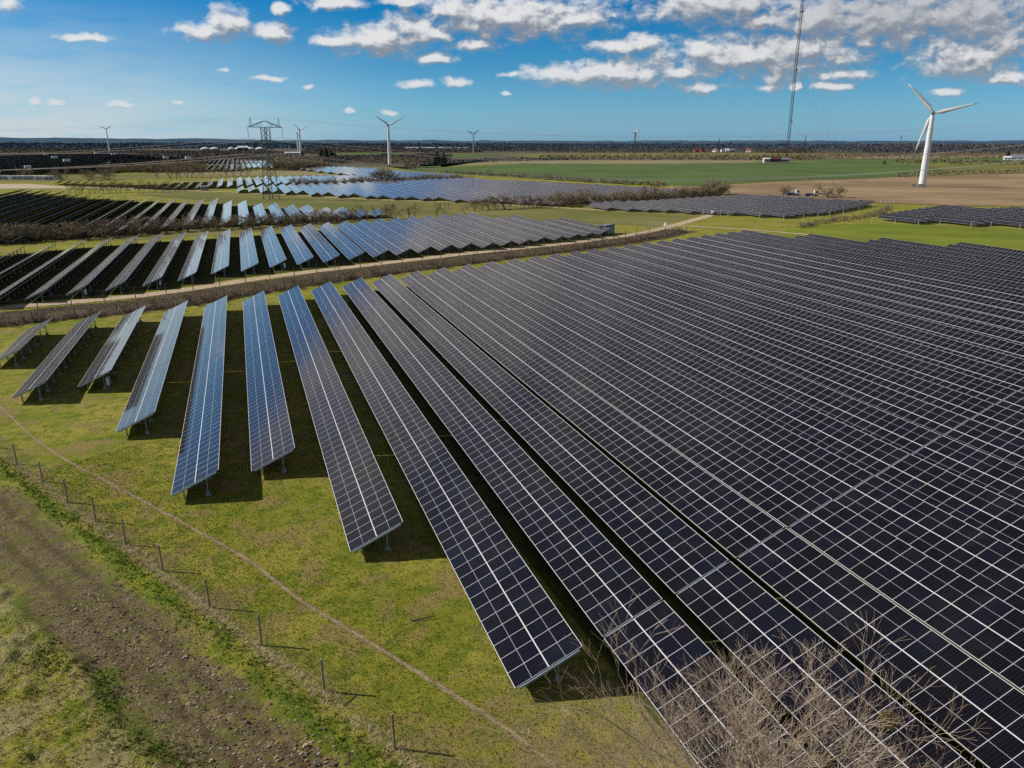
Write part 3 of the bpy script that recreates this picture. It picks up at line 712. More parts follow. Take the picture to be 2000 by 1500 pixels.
# ------------------------------------------------------------------ bare trees and shrubs
M_BARK = mottled('bark', (.075, .060, .045), (.15, .125, .09), 6, .95)
M_TWIG = mottled('bare_twigs', (.17, .125, .090), (.28, .215, .150), 1.2, .95)
M_TWIGG = mottled('greyish_twigs', (.20, .165, .105), (.33, .27, .175), 1.2, .95)
def branches(rn, stems, depth, spread, ratio, up, kids=(2, 3), wob=.25):
    """returns list of (p0, p1, r0, r1, level)"""
    out = []; stack = [(Vector(p), Vector(d).normalized(), l, r, 0) for p, d, l, r in stems]
    while stack:
        p, d, l, r, lv = stack.pop(); nseg = 3 if lv < 2 else 2; q = p
        for k in range(nseg):
            d = (d + Vector((rn.gauss(0, wob), rn.gauss(0, wob), rn.gauss(0, wob) + up)) * .35).normalized()
            q2 = q + d * (l / nseg); r2 = r * (1 - .16)
            out.append((q, q2, r, r2, lv)); q, r = q2, r2
            if lv < depth and k < nseg - 1 and rn.random() < .55:
                ax = Vector((rn.gauss(0, 1), rn.gauss(0, 1), rn.gauss(0, .6))).normalized(); nd = (d + ax * spread * 1.15).normalized()
                stack.append((q, nd, l * ratio * rn.uniform(.6, .95), r * .62, lv + 1))
        if lv < depth:
            for _ in range(rn.randint(*kids)):
                ax = Vector((rn.gauss(0, 1), rn.gauss(0, 1), rn.gauss(0, .6))).normalized(); nd = (d + ax * spread).normalized()
                stack.append((q, nd, l * ratio * rn.uniform(.75, 1.15), r * .7, lv + 1))
    return out
def tree_meshes(seed, stems, depth, spread, ratio, up, cut, rmin, mt, kids=(2, 3), wob=.25):
    rn = random.Random(seed); tr = MB(); cr = MB()
    for p, q, r0, r1, lv in branches(rn, stems(rn), depth, spread, ratio, up, kids, wob):
        m = tr if lv <= cut else cr
        m.tube(p, q, max(r0, rmin), max(r1, rmin), 6 if lv <= cut else 3)
    return tr.mesh('trunk', M_BARK), cr.mesh('crown', mt)
def shrub_stems(n, h, r, lean):
    def f(rn):
        return [((rn.gauss(0, .18), rn.gauss(0, .18), -.1), (rn.gauss(0, lean), rn.gauss(0, lean), 1), h * rn.uniform(.8, 1.15), r * rn.uniform(.8, 1.1)) for _ in range(n)]
    return f
SHRUB = [tree_meshes(100 + i, shrub_stems(4, 1.7, .09, .55), 4, .75, .74, .10, 0, .026, M_TWIG) for i in range(5)]
SLIM = [tree_meshes(200 + i, shrub_stems(2, 2.0, .10, .22), 4, .60, .74, .22, 0, .026, M_TWIG) for i in range(4)]
BUSH = [tree_meshes(300 + i, shrub_stems(6, 1.6, .10, .75), 4, .80, .76, .08, 0, .030, M_TWIGG) for i in range(3)]
def plant(name, kind, x, y, h, label, cat, group, rn, wide=1.0):
    me_t, me_c = kind[rn.randrange(len(kind))]
    zmax = max(v.co.z for v in me_c.vertices) if me_c.name not in _zm else _zm[me_c.name]; _zm[me_c.name] = zmax
    s = h / zmax
    t = thing(name, label, cat, (x, y, 0), rn.uniform(0, 2 * PI), group, (s * wide, s * wide, s))
    link('trunk', me_t, t); link('crown', me_c, t)
_zm = {}
def along(pts, spacing, rn, jx=.4, jy=.6):
    out = []; carry = 0
    for (ax, ay), (bx, by) in zip(pts, pts[1:]):
        L = math.hypot(bx - ax, by - ay); d = carry
        while d < L:
            t = d / L; out.append((ax + (bx - ax) * t + rn.gauss(0, jx), ay + (by - ay) * t + rn.gauss(0, jy))); d += spacing * rn.uniform(.75, 1.25)
        carry = d - L
    return out
rn = random.Random(77)
for x, y in along([(-84, 261), (-68, 266.5), (-55, 269.5), (-42, 274), (-28, 280), (-12, 286.0), (4.3, 290), (22.7, 298), (42, 305)], 3.5, rn):
    plant('bare_shrub', SHRUB if rn.random() < .6 else BUSH, x, y, rn.uniform(4.6, 6.6) if x < -10 else rn.uniform(4.2, 5.6), 'leafless brown shrub in the hedge behind the middle panel rows', 'shrub', 'leafless shrubs of the middle hedge', rn, 1.15)
for x, y in [(41.5, 302.5), (45, 304), (49, 303), (52.5, 303), (56, 306), (61.5, 305), (64.6, 307), (74, 311), (78, 312), (88, 318), (95.4, 330), (97, 336), (101, 338), (104, 337), (107, 339)] + along([(111, 338), (131, 341)], 2.2, rn):
    plant('bare_tree', SLIM if rn.random() < .7 else SHRUB, x, y, rn.uniform(4.8, 7.2), 'small leafless tree standing on the meadow past the middle hedge', 'tree', 'small leafless trees on the meadow', rn)
for x, y in along([(-93, 524), (-85, 522), (-76.6, 519), (-64.7, 521.5), (-40.8, 520), (-30, 519)], 2.6, rn):
    plant('bare_tree', SLIM, x, y, rn.uniform(5, 7.5), 'thin leafless tree in the sparse row behind the dark panels', 'tree', 'thin leafless trees behind the dark panels', rn)
for x, y in [(-60, 690), (-51.3, 692), (-47, 698), (-43.8, 702), (-40, 715), (-37.2, 725), (-33, 720), (-28.5, 722), (-22, 735), (-14.8, 745), (-9, 740), (-3.2, 741), (3, 745), (8, 742)]:
    plant('bare_tree', SLIM, x, y, rn.uniform(10, 14.5), 'tall thin leafless tree in the row left of the pylon', 'tree', 'tall leafless trees left of the pylon', rn)
for x, y in along([(-120, 862), (-86.7, 858), (-65, 872), (-31, 864), (-6.9, 862), (18.7, 884), (36, 900), (49.7, 885), (66, 930), (95, 985)], 8.0, rn, 2, 5):
    if -35 < x < 30 and rn.random() < .55: continue
    plant('bare_tree', BUSH, x, y, rn.uniform(9, 15) if x < -40 or x > 34 else rn.uniform(4, 6.5), 'broad leafless tree in the thicket behind the pylon', 'tree', 'leafless trees of the thicket behind the pylon', rn, 1.3)
for x, y in along([(37.6, 570), (50, 568), (69.3, 573), (83.6, 586), (93.5, 588), (110, 590), (125, 599), (139, 610), (161, 620), (178, 622)], 4.4, rn, .5, 1.0):
    hh = 11.5 if 97 < x < 108 else rn.uniform(4, 6.5)
    plant('bare_shrub', BUSH, x, y, hh, ('tall rounded leafless bush in the thin line among blue panels' if hh > 11 else 'low leafless bush in the thin line among the distant blue panels'), 'shrub', 'bushes of the thin line among blue panels', rn, 1.25)
for x, y in along([(140, 344), (155, 349), (172.8, 352.5), (199.7, 363), (230, 376), (250, 388)], 3.1, rn, .5, 1.2):
    plant('bare_shrub', BUSH if rn.random() < .6 else SHRUB, x, y, rn.uniform(5.2, 8.2), 'leafless bush in the dense hedge between the two grey panel blocks', 'shrub', 'bushes of the hedge between grey panel blocks', rn, 1.15)
for x, y in [(253, 391), (257, 394), (261, 396), (264, 399)]:
    plant('bare_tree', BUSH, x, y, rn.uniform(8.5, 10.5), 'tall leafless bush at the right end of the hedge by the ploughed field', 'tree', 'tall bushes at the hedge end', rn)
plant('bare_tree', BUSH, 303.5, 356, 9.0, 'single round leafless tree standing on the ploughed field', 'tree', None, rn, 1.25)
for x, y in [(293, 381), (297, 383)]:
    plant('bare_shrub', BUSH, x, y, rn.uniform(6, 7), 'leafless bush beside the two parked blue trucks', 'shrub', 'bushes beside the trucks', rn)
for x, y in [(207, 730), (210.7, 710), (214, 690), (226.7, 662), (231, 645), (236.4, 606), (245.3, 552), (254.8, 540), (261, 515), (267, 480), (240, 590), (222, 672), (258, 528)]:
    plant('bare_shrub', BUSH, x, y, rn.uniform(3.5, 6.5), 'small leafless bush on the edge of the green field behind the panels', 'shrub', 'small bushes along the green field edge', rn)
for x, y in [(-133, 718), (-109.9, 699), (-96.5, 700.6), (-172, 781)]:
    plant('bare_shrub', BUSH, x, y, rn.uniform(9, 12), 'round leafless bush near the sandy yard at far left', 'shrub', 'round bushes near the sandy yard', rn)
for x, y in [(170, 1120), (190, 1090), (205, 1110), (222, 1085), (230, 1075), (238, 1060), (246, 1062), (215, 1140), (180, 1150)]:
    plant('bare_tree', BUSH, x, y, rn.uniform(9, 14), 'leafless tree in the grove around the middle wind turbine', 'tree', 'leafless trees near the middle turbine', rn, 1.2)
for x, y in along([(186, 230), (204, 241), (213.5, 245), (227, 250), (244, 258.5), (267, 277), (280, 288)], 3.4, rn, .4, .8):
    plant('bare_shrub', BUSH, x, y, rn.uniform(1.3, 2.3), 'low brown scrub bush in the strip left of the bright lawn', 'shrub', 'low scrub bushes left of the bright lawn', rn, 1.4)
for x, y in along([(-60, 136), (-34, 144.5), (-22, 147.2), (-10, 152.6), (1, 160.4), (12, 166), (42, 180.8), (86, 199.4), (120, 217.6), (138, 230)], 5.5, rn, .6, .7):
    plant('bare_shrub', SHRUB, x, y, rn.uniform(1.1, 2.3), 'low leafless shrub on the fence line behind the near panel rows', 'shrub', 'low shrubs on the near fence line', rn, 1.3)
# low scrub along the near block's far fence
def brush_fn_mesh(seed, pts, n, h, mat, name, label, wide=1.4):
    rn = random.Random(seed); vs = []; fs = []; P = along(pts, .01 + sum(math.hypot(b[0] - a[0], b[1] - a[1]) for a, b in zip(pts, pts[1:])) / n, rn, wide * .5, wide * .5)
    for x, y in P:
        hh = h * rn.uniform(.35, 1.0) * (1.3 if math.sin(x * .7) + math.sin(y * .41) > .6 else .7)
        for k in range(7):
            a = rn.uniform(0, 2 * PI); t = rn.uniform(.1, .9); l = hh * rn.uniform(.6, 1.2); w = .035; o = len(vs)
            vs += [(x - w * math.sin(a), y + w * math.cos(a), -.02), (x + w * math.sin(a), y - w * math.cos(a), -.02), (x + l * math.sin(t) * math.cos(a), y + l * math.sin(t) * math.sin(a), l * math.cos(t))]
            fs.append((o, o + 1, o + 2))
    mb = MB(); mb.add(vs, fs); tag(mb.build(name, mat), label, 'scrub', kind='stuff')
brush_fn_mesh(5, [(-60, 137), (-34, 144.5), (-22, 147.5), (-10, 152.5), (12, 166), (42, 180.5), (86, 199), (120, 217.5), (140, 232)], 3600, 1.5, M_TWIG, 'fence_scrub', 'low leafless scrub along the fence behind the near panel rows', 1.5)
brush_fn_mesh(6, [(-60, 146), (-34, 151.5), (-10, 160), (12, 173.5), (42, 186.5), (86, 205.5), (120, 223.5), (140, 237)], 7000, .5, M_TWIGG, 'strip_scrub', 'low dry scrub on the brown strip beside the dirt track', 6.5)

# the big bare tree in the lower right corner
def fg_stems(rn):
    out = [((0, 0, 0), (.03, .05, 1), 6.0, .24)]
    return out
M_TWIGF = mottled('pale_twigs', (.28, .185, .13), (.58, .47, .34), .8, .9)
M_BARKF = mottled('grey_green_bark', (.17, .15, .10), (.42, .38, .27), 2.5, .95, bs=.5)
rn = random.Random(8)
trk = MB(); crn = MB(); trunk_pts = []
base = Vector((13.2, 14.4, 0)); p = base.copy(); d = Vector((.0, .03, 1)); r = .26
for k in range(8):
    d = (d + Vector((rn.gauss(0, .05), rn.gauss(0, .05), .1))).normalized(); q = p + d * .95
    trk.tube(p, q, r, r * .93, 9); p, r = q, r * .93; trunk_pts.append((p.copy(), r))
stems = []
for i in range(42):
    pt, rr = trunk_pts[rn.randint(2, 7)] if i < 30 else trunk_pts[7]
    a = i * 2.4 + rn.uniform(-.3, .3); el = rn.uniform(.12, .75) if i < 30 else rn.uniform(.6, 1.3)
    stems.append((pt, (math.cos(a) * math.cos(el), math.sin(a) * math.cos(el), math.sin(el)), rn.uniform(2.4, 3.25) if i < 30 else rn.uniform(1.5, 2.1), rr * rn.uniform(.40, .58)))
segs = branches(rn, stems, 5, .62, .735, .09, (2, 3), .30); print('tree segments', len(segs))
for pa, pb, r0, r1, lv in segs:
    (trk if lv < 3 else crn).tube(pa, pb, max(r0 * (1.15 if lv < 3 else 1), .0050), max(r1 * (1.15 if lv < 3 else 1), .0040), 5 if lv < 3 else 3)
tz = thing('bare_tree', 'large leafless tree rising into the lower right corner over the panels', 'tree', tuple(base))
mt = Matrix.Translation(-base)
for m_, nm, mt_ in ((trk, 'trunk', M_BARKF), (crn, 'crown', M_TWIGF)):
    o = m_.build(nm, mt_, tz, smooth=True); o.data.transform(mt)
mb = MB(); rn = random.Random(9)   # twig nest / mistletoe clump in the crown
for i in range(260):
    a = Vector((rn.gauss(0, 1), rn.gauss(0, 1), rn.gauss(0, .8))).normalized() * rn.uniform(.12, .24); c = Vector((rn.gauss(0, 1), rn.gauss(0, 1), rn.gauss(0, 1))).normalized() * .16
    mb.tube(a - c, a + c, .006, n=3)
nest = tag(mb.build('bird_nest', mottled('nest_twigs', (.10, .07, .03), (.24, .19, .06), 6), None, (17.6, 15.2, 11.2)), 'round brown twig nest in the crown of the large leafless tree', 'nest')

# conifers and dark evergreen clumps
M_CONI = mottled('dark_needles', (.010, .022, .014), (.026, .045, .022), .6, .95)
def conifer(x, y, h, rr, label, seed, cat='tree'):
    rn = random.Random(seed); t = thing('conifer_tree', label, cat, (x, y, 0)); mb = MB(); mb.tube((0, 0, 0), (0, 0, h * .9), h * .02, .05, 6); mb.build('trunk', M_BARK, t)
    mb = MB()
    for i in range(900):
        f = rn.random() ** .7; z = h * (.06 + .94 * f); R = rr * (1 - f) ** .55 * (.75 + .25 * math.sin(f * 40)); a = rn.uniform(0, 2 * PI); q = R * math.sqrt(rn.uniform(.35, 1.0)); s = h * .07 * rn.uniform(.6, 1.3)
        c = Vector((q * math.cos(a), q * math.sin(a), z)); u = Vector((math.cos(a), math.sin(a), -.5)) * s; w = Vector((-math.sin(a), math.cos(a), rn.uniform(-.3, .3))) * s * .7
        mb.add([tuple(c - u * .4 - w), tuple(c - u * .4 + w), tuple(c + u)], [(0, 1, 2)])
    mb.build('crown', M_CONI, t)
conifer(251, 1046, 17, 10, 'dark evergreen tree right of the middle wind turbine', 1)
conifer(259, 1040, 16, 9, 'darker broad evergreen at the right end of the turbine grove', 2)
for i, (x, y, h) in enumerate([(100, 1330, 15), (126, 1290, 19), (131, 1270, 20), (138, 1262, 17), (146, 1290, 14)]):
    conifer(x, y, h, h * .5, 'dark conifer in the clump below the paired turbines, %s from the left' % ordinal(i + 1), 10 + i)
conifer(1330, 1105, 15, 8, 'dark evergreen beside the white farmhouse at far right', 31)
conifer(860, 905, 5, 4, 'small dark bush on the green field edge near the right turbine', 32)

# ------------------------------------------------------------------ far woods and hedgerows
def wood_mat(name, c1, c2, sc_):
    return mottled(name, c1, c2, sc_, .95, world=True, spec=.05)
M_WBROWN = wood_mat('wood_brown', (.092, .080, .084), (.140, .118, .112), .02)  # brown greyed towards blue, a little distance haze in the colour
M_WDARK = wood_mat('wood_dark_haze', (.060, .078, .105), (.100, .112, .135), .015)  # lightened towards blue: distance haze put into the colour
M_WHAZE = wood_mat('wood_haze_blue', (.035, .070, .115), (.060, .100, .145), .004)  # blue of the distance haze painted into the wood colour
M_HEDGE = wood_mat('hedge_brown', (.15, .115, .078), (.25, .195, .130), .06)
def wood(name, pts, depth, h, n, size, mat, label, seed, low=.0):
    rn = random.Random(seed); vs = []; fs = []
    Ls = [math.hypot(b[0] - a[0], b[1] - a[1]) for a, b in zip(pts, pts[1:])]; T = sum(Ls)
    if h > 6.5: n = int(n * 2.6); size *= .52
    for i in range(n):
        d = rn.uniform(0, T); k = 0
        while d > Ls[k] and k < len(Ls) - 1: d -= Ls[k]; k += 1
        a, b = pts[k], pts[k + 1]; t = d / Ls[k]; x = a[0] + (b[0] - a[0]) * t; y = a[1] + (b[1] - a[1]) * t
        nx, ny = -(b[1] - a[1]) / Ls[k], (b[0] - a[0]) / Ls[k]; o = rn.uniform(-.5, .5) * depth; x += nx * o; y += ny * o
        prof = .62 + .38 * float(vnoise(np.array(x / (h * 1.3)), np.array(y / (h * 1.3)), seed)) * 1.3
        z = h * prof * (1 - rn.random() ** 2 * (1 - low)); s = size * rn.uniform(.5, 1.3)
        u = Vector((rn.gauss(0, 1), rn.gauss(0, 1), rn.gauss(0, .7))).normalized() * s; w = Vector((rn.gauss(0, 1), rn.gauss(0, 1), rn.gauss(0, 1))).normalized() * s; oo = len(vs)
        c = Vector((x, y, max(z, s * .3))); vs += [tuple(c - u), tuple(c + u * .3 + w), tuple(c + u * .3 - w)]; fs.append((oo, oo + 1, oo + 2))
    mb = MB(); mb.add(vs, fs); tag(mb.build(name, mat), label, 'wood' if h > 5 else 'hedge', kind='stuff')
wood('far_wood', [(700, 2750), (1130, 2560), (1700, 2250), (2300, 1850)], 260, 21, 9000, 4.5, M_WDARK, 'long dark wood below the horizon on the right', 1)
wood('far_wood', [(900, 2300), (1300, 2150)], 60, 13, 1200, 3.5, M_WBROWN, 'brown trees around the village houses on the right', 2)
wood('far_wood', [(1480, 2020), (1600, 1950)], 70, 15, 900, 3.5, M_WBROWN, 'pale brown copse right of the village', 3)
wood('far_wood', [(2000, 2250), (2600, 1900), (3100, 1500)], 500, 26, 6000, 6, M_WBROWN, 'brown woods at the right edge below the horizon', 4)
wood('far_wood', [(340, 3150), (760, 2950), (1200, 2850)], 300, 17, 5000, 5, M_WBROWN, 'brown wood right of the middle turbine on the horizon', 5)
wood('far_wood', [(200, 2500), (420, 2560), (700, 2380)], 200, 12, 3600, 4.5, M_WBROWN, 'brown copses behind the distant green fields', 6)
wood('far_wood', [(-250, 2450), (-60, 2320), (60, 2150), (150, 2250)], 260, 7, 4200, 3.5, M_WBROWN, 'brown woodland behind the far panel block', 7)
wood('far_wood', [(-900, 2700), (-560, 2620), (-250, 2520)], 250, 15, 4200, 4.5, M_WBROWN, 'purple brown woodland beyond the dark panels at left', 8)
wood('far_wood', [(-1500, 4300), (-600, 4300), (300, 4200), (1100, 4000)], 700, 26, 8000, 9, M_WHAZE, 'bluish far woods on the left horizon', 9)
wood('far_wood', [(1000, 4300), (2000, 3900), (3200, 3100), (4200, 2400)], 700, 26, 8000, 9, M_WHAZE, 'bluish far woods on the right horizon', 10)
wood('far_wood', [(-130, 1720), (-60, 1560), (20, 1480), (60, 1390)], 120, 9, 2000, 3.0, M_WBROWN, 'brown scrub wood right behind the far left panel block', 12)
wood('far_wood', [(70, 1010), (110, 1130), (130, 1250), (160, 1330), (300, 1420)], 70, 9, 2600, 2.6, M_WBROWN, 'dark scrub belt between the pylon block and the green fields', 13)
wood('far_wood', [(170, 1190), (230, 1230), (300, 1290), (330, 1380)], 60, 12, 1800, 2.6, M_WBROWN, 'brown grove behind the middle wind turbine', 14)
wood('hedgerow', [(230, 1040), (256, 1062), (310, 1130), (390, 1225), (560, 1290)], 10, 5, 1600, 1.5, M_WDARK, 'dark hedgerow between the green fields in the middle distance', 15)
wood('hedgerow', [(520, 1290), (700, 1240), (880, 1180), (930, 1150)], 14, 6, 1800, 1.7, M_HEDGE, 'brown hedgerow behind the long green field', 16)
wood('hedgerow', [(905, 935), (958, 884), (1030, 835), (1250, 800)], 10, 6, 1500, 1.6, M_HEDGE, 'hedgerow behind the meadow near the right turbine', 17)
wood('hedgerow', [(541, 553), (622, 573), (694, 588), (733, 592), (860, 606), (1100, 640)], 5, 4.5, 1900, 1.0, M_HEDGE, 'hedgerow along the upper edge of the ploughed field', 18)
wood('hedgerow', [(930, 1190), (1010, 1235), (1300, 1195), (1900, 1190)], 14, 6, 2000, 1.8, M_HEDGE, 'hedgerow in front of the farmhouse at far right', 19)
wood('hedgerow', [(1100, 1395), (1500, 1490), (2050, 1570)], 30, 8, 2000, 2.4, M_HEDGE, 'brown hedge line beyond the far stubble field', 20)
wood('hedgerow', [(560, 1475), (930, 1415), (1130, 1395)], 20, 6, 1600, 2, M_HEDGE, 'brown hedge line behind the radio mast', 21)
wood('hedgerow', [(190, 930), (200, 980), (232, 1050)], 8, 3, 500, 1.2, M_HEDGE, 'low hedge at the near edge of the turbine grass', 22)
wood('hedgerow', [(190, 770), (206, 735), (230, 640), (262, 525), (275, 480)], 5, 2.6, 1600, .8, M_HEDGE, 'thin brown hedge between the far panels and the green field', 23)

# hills that carry the horizon
def hills():
    vs = []; fs = []; na, nr = 240, 22; rs = np.linspace(4800, 12500, nr)
    for i in range(na + 1):
        az = math.radians(-38) + math.radians(114) * i / na
        left = smooth(az, math.radians(10), math.radians(-12)); right = smooth(az, math.radians(40), math.radians(60))
        top = 50 + 16 * float(left) + 4 * float(right) + 13 * (float(fbm(np.array(az * 26), np.array(.5), 4, 31)) - .5) * 2
        for r in rs:
            f = float(smooth(r, 4800, 8200)); z = -2 + f * (top + 2) + 7 * f * (float(fbm(np.array(az * 190), np.array(r / 260), 3, 33)) - .5)
            vs.append((r * math.sin(az), r * math.cos(az), z))
    for i in range(na):
        for k in range(nr - 1): fs.append((i * nr + k, i * nr + k + 1, (i + 1) * nr + k + 1, (i + 1) * nr + k))
    mb = MB(); mb.add(vs, fs)
    def fn(N, b):
        p = pos(N); n = N.noise(p, .0016, 5, .6); n2 = N.noise(p, .006, 4, .6)
        c = N.mix(N.step(n, .42, .58), (.050, .100, .150), (.075, .125, .165)); c = N.mix(N.math('MULTIPLY', N.step(n2, .58, .68), .5), c, (.13, .16, .17))  # blue distance haze painted into the hill colours
        N.L(c, b.inputs['Base Color'])
    o = mb.build('hills', material('hazy_hill_woods', fn, rough=1, spec=0), smooth=True)
    if o.data.polygons[0].normal.z < 0: o.data.flip_normals()
    structure(o)
hills()

# ------------------------------------------------------------------ wind turbines
M_TURB = mottled('turbine_paint', (.66, .68, .70), (.74, .75, .76), .3, .4)
M_BLADE_W = mottled('blade_paint', (.50, .49, .45), (.60, .59, .55), .3, .45)
M_TURBD = mottled('nacelle_paint', (.22, .24, .27), (.30, .32, .35), .4, .5)
M_STEELD = mottled('dark_red_steel', (.07, .055, .055), (.12, .08, .075), .1, .6)
M_BRICK = mottled('red_brick', (.20, .060, .045), (.28, .095, .065), .8, .9)
def turbine(x, y, hub, blade, ang, yaw, label, lattice=False, tcol=None, bcol=None, rb=None, z0=0.0, thick=1.0):
    """rotor axis points along (sin yaw, cos yaw); ang = angle of the first blade above the horizontal, as seen against the axis"""
    t = thing('wind_turbine', label, 'wind turbine', (x, y, z0), group='wind turbines')
    tcol = tcol or M_TURB; bcol = bcol or M_BLADE_W; rb = rb or hub * .040
    ax = Vector((math.sin(yaw), math.cos(yaw), 0)); lat = Vector((math.cos(yaw), -math.sin(yaw), 0)); up = Vector((0, 0, 1))
    mb = MB()
    if lattice:
        for k in range(4):
            a = PI / 4 + k * PI / 2; p0 = Vector((math.cos(a) * rb * 1.6, math.sin(a) * rb * 1.6, 0)); p1 = Vector((math.cos(a) * rb * .3, math.sin(a) * rb * .3, hub - 1)); mb.tube(p0, p1, .35, .3, 4)
            b2 = a + PI / 2; q0 = Vector((math.cos(b2) * rb * 1.6, math.sin(b2) * rb * 1.6, 0)); q1 = Vector((math.cos(b2) * rb * .3, math.sin(b2) * rb * .3, hub - 1))
            for j in range(9): mb.tube(p0.lerp(p1, j / 9), q0.lerp(q1, (j + 1) / 9), .15, n=3); mb.tube(q0.lerp(q1, j / 9), p0.lerp(p1, (j + 1) / 9), .15, n=3)
    else:
        mb.lathe([(rb, 0), (rb * .98, .5), (rb * .9, hub * .3), (rb * .72, hub * .65), (rb * .52, hub - 1.2), (rb * .5, hub - .9)], 24)
    mb.build('tower', tcol, t, smooth=not lattice)
    if not lattice:
        mb = MB(); mb.box((-lat.x * rb * 0 - ax.x * rb, -ax.y * rb, 1.4), (.9, .12, 2.2), rz=-yaw); mb.build('door', M_TURBD, t)
    s = blade / 26.0 * thick; mb = MB()
    c = Vector((0, 0, hub)); prof = [(-5.2, .55), (-4.6, 1.05), (-1.0, 1.25), (1.6, 1.1), (2.3, .8)]; rings = []
    for yy, w in prof:
        rings.append([tuple(c + ax * yy * s + lat * dx * w * s + up * dz * w * s) for dx, dz in ((-.9, -.8), (.9, -.8), (1.0, .3), (.6, 1.0), (-.6, 1.0), (-1.0, .3))])
    vs = [v for rg in rings for v in rg]; fs = [(i * 6 + k, i * 6 + (k + 1) % 6, (i + 1) * 6 + (k + 1) % 6, (i + 1) * 6 + k) for i in range(4) for k in range(6)] + [(5, 4, 3, 2, 1, 0), tuple(24 + k for k in range(6))]
    mb.add(vs, fs); mb.build('nacelle', M_TURBD, t)
    hc = c + ax * 3.2 * s; mb = MB()
    rr = [(1.05, -.9), (1.1, 0), (.85, .8), (.35, 1.35), (.05, 1.5)]; n = 12; vs = []
    for r_, y_ in rr:
        for k in range(n): a = 2 * PI * k / n; vs.append(tuple(hc + ax * y_ * s + (lat * math.cos(a) + up * math.sin(a)) * r_ * s))
    mb.add(vs, [(i * n + k, i * n + (k + 1) % n, (i + 1) * n + (k + 1) % n, (i + 1) * n + k) for i in range(4) for k in range(n)]); mb.build('rotor_hub', M_TURBD, t, smooth=True)
    for kb in range(3):
        a = ang + kb * 2 * PI / 3; d = lat * math.cos(a) + up * math.sin(a); e = -lat * math.sin(a) + up * math.cos(a); mb = MB(); rings = []
        for f, ch, th in ((.03, .55, .5), (.10, .75, .45), (.2, 1.45, .30), (.35, 1.15, .22), (.6, .78, .13), (.85, .48, .07), (1.0, .10, .03)):
            tw = .35 * (1 - f); cc = e * math.cos(tw) + ax * math.sin(tw); tt = -e * math.sin(tw) + ax * math.cos(tw); o = hc + d * blade * f
            rings.append([tuple(o + cc * (x_ * ch * s) + tt * (y_ * th * s)) for x_, y_ in ((-1.25, 0), (-.4, .8), (.5, .9), (.75, 0), (.5, -.9), (-.4, -.6))])
        vs = [v for rg in rings for v in rg]; m = len(rings)
        mb.add(vs, [(i * 6 + k, i * 6 + (k + 1) % 6, (i + 1) * 6 + (k + 1) % 6, (i + 1) * 6 + k) for i in range(m - 1) for k in range(6)] + [(5, 4, 3, 2, 1, 0), tuple((m - 1) * 6 + k for k in range(6))])
        mb.build('blade', bcol, t, smooth=True)
    return t
turbine(435.4, 422.2, 47.5, 25.8, math.radians(13), math.radians(50), 'large white wind turbine on the ploughed field at right', rb=2.35)
turbine(181.5, 1008, 49, 22, math.radians(26), math.radians(28), 'white wind turbine beside the green fields right of the pylon', rb=2.3)
turbine(-316, 2379, 62, 17, math.radians(35), math.radians(-15), 'lone small white wind turbine on the left horizon', rb=2.1, thick=1.5)
turbine(140, 1895, 56, 24, math.radians(20), math.radians(35), 'nearer turbine of the pair right of the pylon', rb=2.6)
turbine(163, 2294, 54, 22, math.radians(52), math.radians(60), 'farther turbine of the pair right of the pylon', rb=2.6)
turbine(638, 2210, 52, 22, math.radians(33), math.radians(10), 'dark small wind turbine on the horizon right of centre', tcol=M_TURBD, bcol=M_TURBD, rb=2.2, thick=1.5)
turbine(987, 1906, 54, 19, math.radians(50), math.radians(35), 'small wind turbine on a lattice tower on the horizon', lattice=True, tcol=M_STEELD, bcol=M_TURB, rb=3.2, thick=1.9)
M_CAB = mottled('green_cabin', (.24, .25, .15), (.32, .33, .21), 1.5, .7)
def cabin(x, y, d, rz, wall, roof, label, group=None, name='transformer_cabin', door=True):
    t = thing(name, label, 'cabin', (x, y, 0), rz, group); mb = MB(); mb.box((0, 0, d[2] * .46), (d[0], d[1], d[2] * .92)); mb.build('wall', wall, t)
    mb = MB(); mb.box((0, 0, d[2] * .95), (d[0] + .3, d[1] + .3, d[2] * .08)); mb.build('roof', roof, t)
    if door:
        for s in (-1, 1):
            mb = MB(); mb.box((s * d[0] * .2, -d[1] / 2 - .02, d[2] * .43), (d[0] * .34, .06, d[2] * .74)); mb.build('door', M_TURBD, t)
    return t
M_WHITE = mottled('white_paint', (.68, .69, .70), (.76, .77, .77), .8, .6)
M_ROOFG = mottled('grey_roof', (.16, .18, .20), (.24, .26, .28), .8, .7)
cabin(428.8, 422.8, (3.0, 2.4, 2.3), -.7, M_CAB, M_CAB, 'olive green cabin at the foot of the right turbine, outer one', 'cabins at the turbine foot')
cabin(432.4, 420.2, (3.0, 2.4, 2.4), -.7, M_CAB, M_CAB, 'olive green cabin at the foot of the right turbine, touching the tower', 'cabins at the turbine foot')
cabin(179.5, 1003, (2.4, 2.2, 2.4), -.3, M_CAB, M_CAB, 'small dark cabin at the foot of the middle turbine')
M_BOXD = mottled('dark_cabin', (.045, .050, .058), (.075, .080, .088), 1.2, .7)
cabin(112.2, 233.5, (5.6, 2.6, 3.1), .62, M_BOXD, M_ROOFG, 'dark grey transformer container at the right end of the middle rows')
cabin(-20.4, 531.5, (4.2, 2.6, 2.7), .2, M_BOXD, M_WHITE, 'dark transformer container in front of the pylon block')
